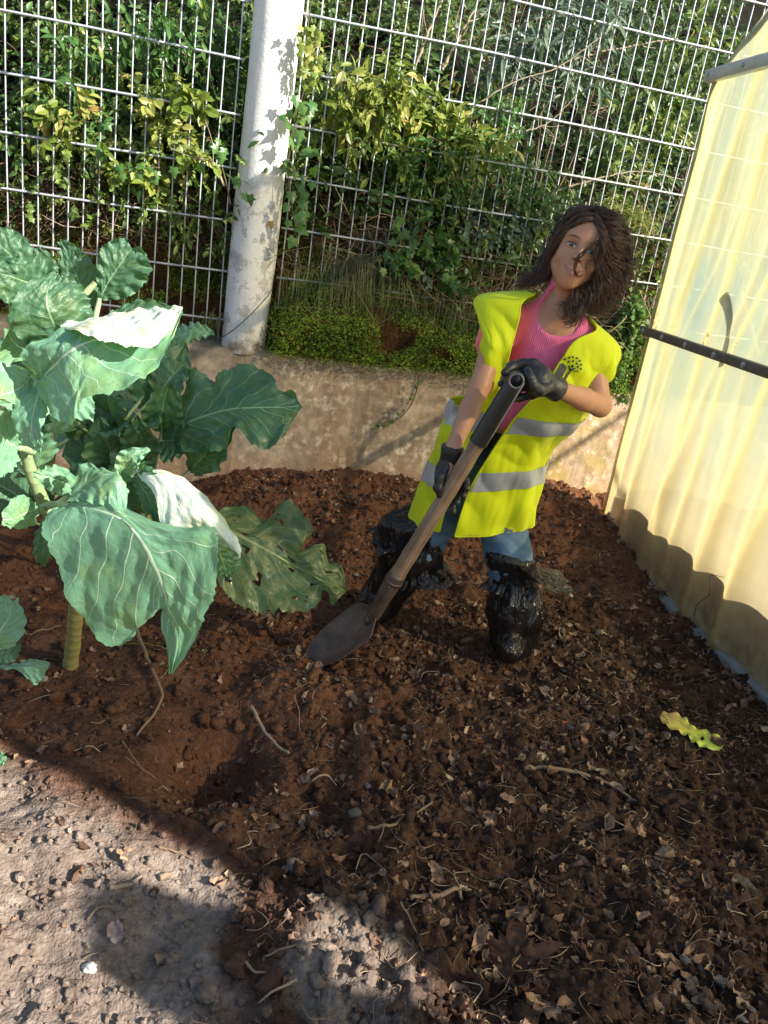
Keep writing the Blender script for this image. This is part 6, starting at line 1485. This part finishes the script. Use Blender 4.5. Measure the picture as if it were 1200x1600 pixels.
# stuff: chips, leaf bits, clods, fibres
def on_ground(n, x0, x1, y0, y1, power=1.0):
    x = lr.uniform(x0, x1, n); y = y0+(y1-y0)*lr.rand(n)**power
    s_ = (x-G0[0])*GW[0]+(y-G0[1])*GW[1]; g_ = (x-G0[0])*GN[0]+(y-G0[1])*GN[1]; v_ = (x-FB[0])*FN[0]+(y-FB[1])*FN[1]
    k = (g_ < -.01) & (v_ < -.02); return x[k], y[k]
def zpos(x, y, up=0.): return np.stack([x, y, gh(x, y)+up], -1)
x, y = on_ground(18500, -1.3, 1.5, .85, 3.9, 1.3); comp = ss(-.15, .25, x+.35*(y-1.1)+.1*noise(np.stack([x, y], -1)*4))
cl_n = fbm(np.stack([x, y], -1), .16, 3); k = (lr.rand(len(x)) < .12+.88*comp) & (lr.rand(len(x)) < .62+1.6*cl_n); x, y = x[k], y[k]; n = len(x)
parts = []
idx = lr.randint(8, size=n); sz = .005+.034*lr.rand(n)**2.3
for j in range(8):
    m_ = idx == j; q = zpos(x[m_], y[m_], .001); nn_ = m_.sum(); up = unit(V3(0, 0, 1)+lr.normal(size=(nn_, 3))*.55)
    parts.append(scatter(tm[j][0], tm[j][1], q+up*.002, frames(lr.normal(size=(nn_, 3))*V3(1, 1, .3), up), sz[m_], lr.rand(nn_)))
b = merge(parts); b.mk('leaf_litter', M_LIT, label='small broken dry leaves and chips strewn over the compost', cat='leaf litter', kind='stuff')
# clods
sv = [stone_mesh(100+k, 1., .8) for k in range(4)]
def small_stone(seed):
    import bmesh
    bm = bmesh.new(); bmesh.ops.create_icosphere(bm, subdivisions=2, radius=1); V = np.array([v.co[:] for v in bm.verts]); F = np.array([[v.index for v in f.verts] for f in bm.faces]); bm.free()
    return V*(1+.75*fbm(V+seed*7, .8, 3))[:, None]*V3(1, .85, .75), [F]
cl4 = [small_stone(k) for k in range(6)]
def clods(n, x0, x1, y0, y1, s0, s1, pw, sel=None):
    x, y = on_ground(n, x0, x1, y0, y1, 1.2)
    if sel is not None: k = sel(x, y); x, y = x[k], y[k]
    n = len(x); idx = lr.randint(6, size=n); s = s0+(s1-s0)*lr.rand(n)**pw; out = []
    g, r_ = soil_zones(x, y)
    for j in range(6):
        m_ = idx == j; q = zpos(x[m_], y[m_])+V3(0, 0, 1)*s[m_][:, None]*.25
        V, F, _ = scatter(cl4[j][0], cl4[j][1], q, frames(lr.normal(size=(m_.sum(), 3)), lr.normal(size=(m_.sum(), 3))+V3(0, 0, 1)), s[m_], lr.rand(m_.sum()))
        k_ = len(cl4[j][0]); out.append((V, F, np.stack([np.repeat(g[m_], k_), np.repeat(r_[m_], k_)], -1)))
    V = np.vstack([o[0] for o in out]); off = 0; Fs = []
    for o in out: Fs.append(o[1][0]+off); off += len(o[0])
    zr_ = np.vstack([o[2] for o in out]); return V, [np.vstack(Fs)], zr_
V, F, z2 = clods(21000, -1.3, 1.5, .85, 3.9, .0015, .0095, 3.2, lambda x, y: (lr.rand(len(x)) < .75) | (x+.35*(y-1.1) > -.12) | (y > 1.55))
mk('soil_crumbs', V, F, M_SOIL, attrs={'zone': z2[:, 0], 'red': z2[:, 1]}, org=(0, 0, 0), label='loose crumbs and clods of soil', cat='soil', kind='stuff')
V, F, z2 = clods(1700, -1.2, 1.2, .95, 3.6, .010, .024, 2.0, lambda x, y: lr.rand(len(x)) < .35*((x > -.2)|(y > 1.6))+.65*np.maximum(np.exp(-((x-.03)/.2)**2-((y-1.12)/.2)**2), np.exp(-((x+.15)/.35)**2-((y-1.9)/.5)**2)))
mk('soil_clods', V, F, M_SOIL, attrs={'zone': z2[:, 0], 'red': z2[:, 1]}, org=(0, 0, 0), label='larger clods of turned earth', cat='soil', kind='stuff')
# fibres
b = MB(); x, y = on_ground(7500, -1.2, 1.5, .85, 3.8, 1.3)
fz = np.clip(ss(-.4, .4, x+.3*(y-1.1)), .12, 1)
for i in range(len(x)):
    if lr.rand() > fz[i]: continue
    L_ = .012+.060*lr.rand()**2; a = lr.rand()*6.28; d = V3(math.cos(a), math.sin(a), 0); q = V3(-d[1], d[0], 0)*lr.randn()*L_*.35; p0 = V3(x[i], y[i], float(gh(x[i], y[i])))
    P = np.array([p0-d*L_*.5, p0+q*.8+V3(0, 0, .002+.25*L_*lr.rand()), p0+d*L_*.5+q*.3*lr.randn()+V3(0, 0, .3*L_*lr.rand())])
    P[:, 2] = np.maximum(P[:, 2], gh(P[:, 0], P[:, 1])+.0008)
    b.tube(crom(P, 6), (.0005+.0010*lr.rand()**2)*np.array([.7, 1, 1, 1, .9, .5]), 3, False, lr.rand())
b.mk('root_fibres', M_leafy('root_fibre', [(0, (.13, .075, .04)), (.5, (.28, .18, .105)), (.85, (.42, .30, .19)), (1, (.60, .48, .35))], .75, 0), label='fine dry roots and fibres in the compost', cat='roots', kind='stuff')
# thin grass seedlings and straws under the big leaf
for k, (l, pts) in enumerate([('yellow green grass blade on the soil under the big leaf', [(190, 1012, .01), (240, 1018, .02), (265, 1020, .004)]), ('straw lying right of the kale leaf tip', [(232, 1022, .01), (262, 1036, .004)]), ('grass blade right of the big leaf tip', [(290, 1010, .012), (320, 1022, .004)])]):
    stick(l, pts, .0012, M_YS, 'grass', 'wild_grass')
# thin dry stem standing against the tunnel film
P = np.array([gp(1.02, -.05, .06), gp(1.0, -.05, .14), gp(1.045, -.045, .21), gp(1.02, -.045, .27), gp(1.09, -.04, .30)])
MB().tube(crom(P, 24), np.linspace(.0022, .0009, 24), 5).mk('dry_stem', M_TW, label='thin crooked dry stem standing against the plastic film', cat='stem')

# ================================================================== a bystander beside the tunnel; only the shadow reaches the picture
BX, BY = 2.17, .035
def bs(x, y, z): return V3(BX+x, BY+y, z)
bp = [('e', bs(0, 0, 1.50), (.082, .10, .115), None, .01), ('c', bs(0, 0, 1.42), bs(0, .01, 1.33), .055, .055, .02), ('e', bs(0, .01, 1.15), (.16, .11, .22), None, .04), ('e', bs(0, .01, .90), (.15, .115, .15), None, .05),
      ('c', bs(-.05, .01, 1.31), bs(-.17, .01, 1.27), .05, .05, .03), ('c', bs(.05, .01, 1.31), bs(.17, .01, 1.27), .05, .05, .03), ('c', bs(0, .09, 1.50), bs(0, .115, 1.475), .010, .013, .01)]
for s_ in (-1, 1):
    bp += chain([bs(s_*.17, .01, 1.27), bs(s_*.22, .0, 1.02), bs(s_*.20, .08, .80)], [.046, .036, .026], .02)+chain([bs(s_*.20, .08, .80), bs(s_*.195, .10, .72)], [.028, .022], .01)
    bp += chain([bs(s_*.085, 0, .85), bs(s_*.09, .01, .46), bs(s_*.09, -.01, .08)], [.085, .055, .038], .03)+chain([bs(s_*.09, -.01, .05), bs(s_*.095, .13, .035)], [.042, .034], .02)
    for q in range(4): bp += chain([bs(s_*(.19+.0), .085+.014*q, .725), bs(s_*.19, .09+.015*q, .665-.004*abs(q-1.5))], [.0085, .007], .005)
    bp += chain([bs(s_*.185, .075, .77), bs(s_*.165, .075, .72)], [.010, .008], .005)
V, F = sdf_mesh(build_sdf(bp), V3(BX-.4, BY-.3, -.05), V3(BX+.4, BY+.4, 1.7), .009)
PB = mk('person', V, F, M_simple('skin_plain', (.42, .22, .14), .5), org=V3(BX, BY, 0), label='adult bystander in dark coat standing outside the tunnel corner', cat='person')
ct = build_sdf([q for q in bp[2:6]]+chain([bs(-.17, .01, 1.27), bs(-.22, 0, 1.02), bs(-.205, .07, .84)], [.055, .046, .036], .02)+chain([bs(.17, .01, 1.27), bs(.22, 0, 1.02), bs(.205, .07, .84)], [.055, .046, .036], .02))
V, F = sdf_mesh(lambda p: smax(ct(p)-.012, .72-p[:, 2], .02), V3(BX-.4, BY-.3, .6), V3(BX+.4, BY+.4, 1.5), .010)
mk('coat', V, F, M_simple('dark_cloth', (.03, .035, .05), .8), PB)
tr_ = build_sdf([bp[3]]+sum([chain([bs(s_*.085, 0, .85), bs(s_*.09, .01, .46), bs(s_*.09, -.01, .10)], [.09, .068, .055], .03) for s_ in (-1, 1)], []))
V, F = sdf_mesh(lambda p: smax(tr_(p)-.006, p[:, 2]-.98, .02), V3(BX-.3, BY-.3, 0), V3(BX+.3, BY+.3, 1.1), .010); mk('trousers', V, F, M_simple('blue_cloth', (.05, .07, .12), .85), PB)
hr_ = build_sdf([('e', bs(0, -.015, 1.53), (.098, .112, .115), None, .01), ('e', bs(0, -.06, 1.43), (.095, .06, .10), None, .03)])
V, F = sdf_mesh(lambda p: smax(hr_(p), (p[:, 1]-BY)-.06, .01), V3(BX-.2, BY-.25, 1.25), V3(BX+.2, BY+.2, 1.7), .008); V = V+vnorm(V, F)*(fbm(V, .04, 3)*.01)[:, None]; mk('hair', V, F, M_HAIR, PB, attrs={'rnd': np.full(len(V), .3)})
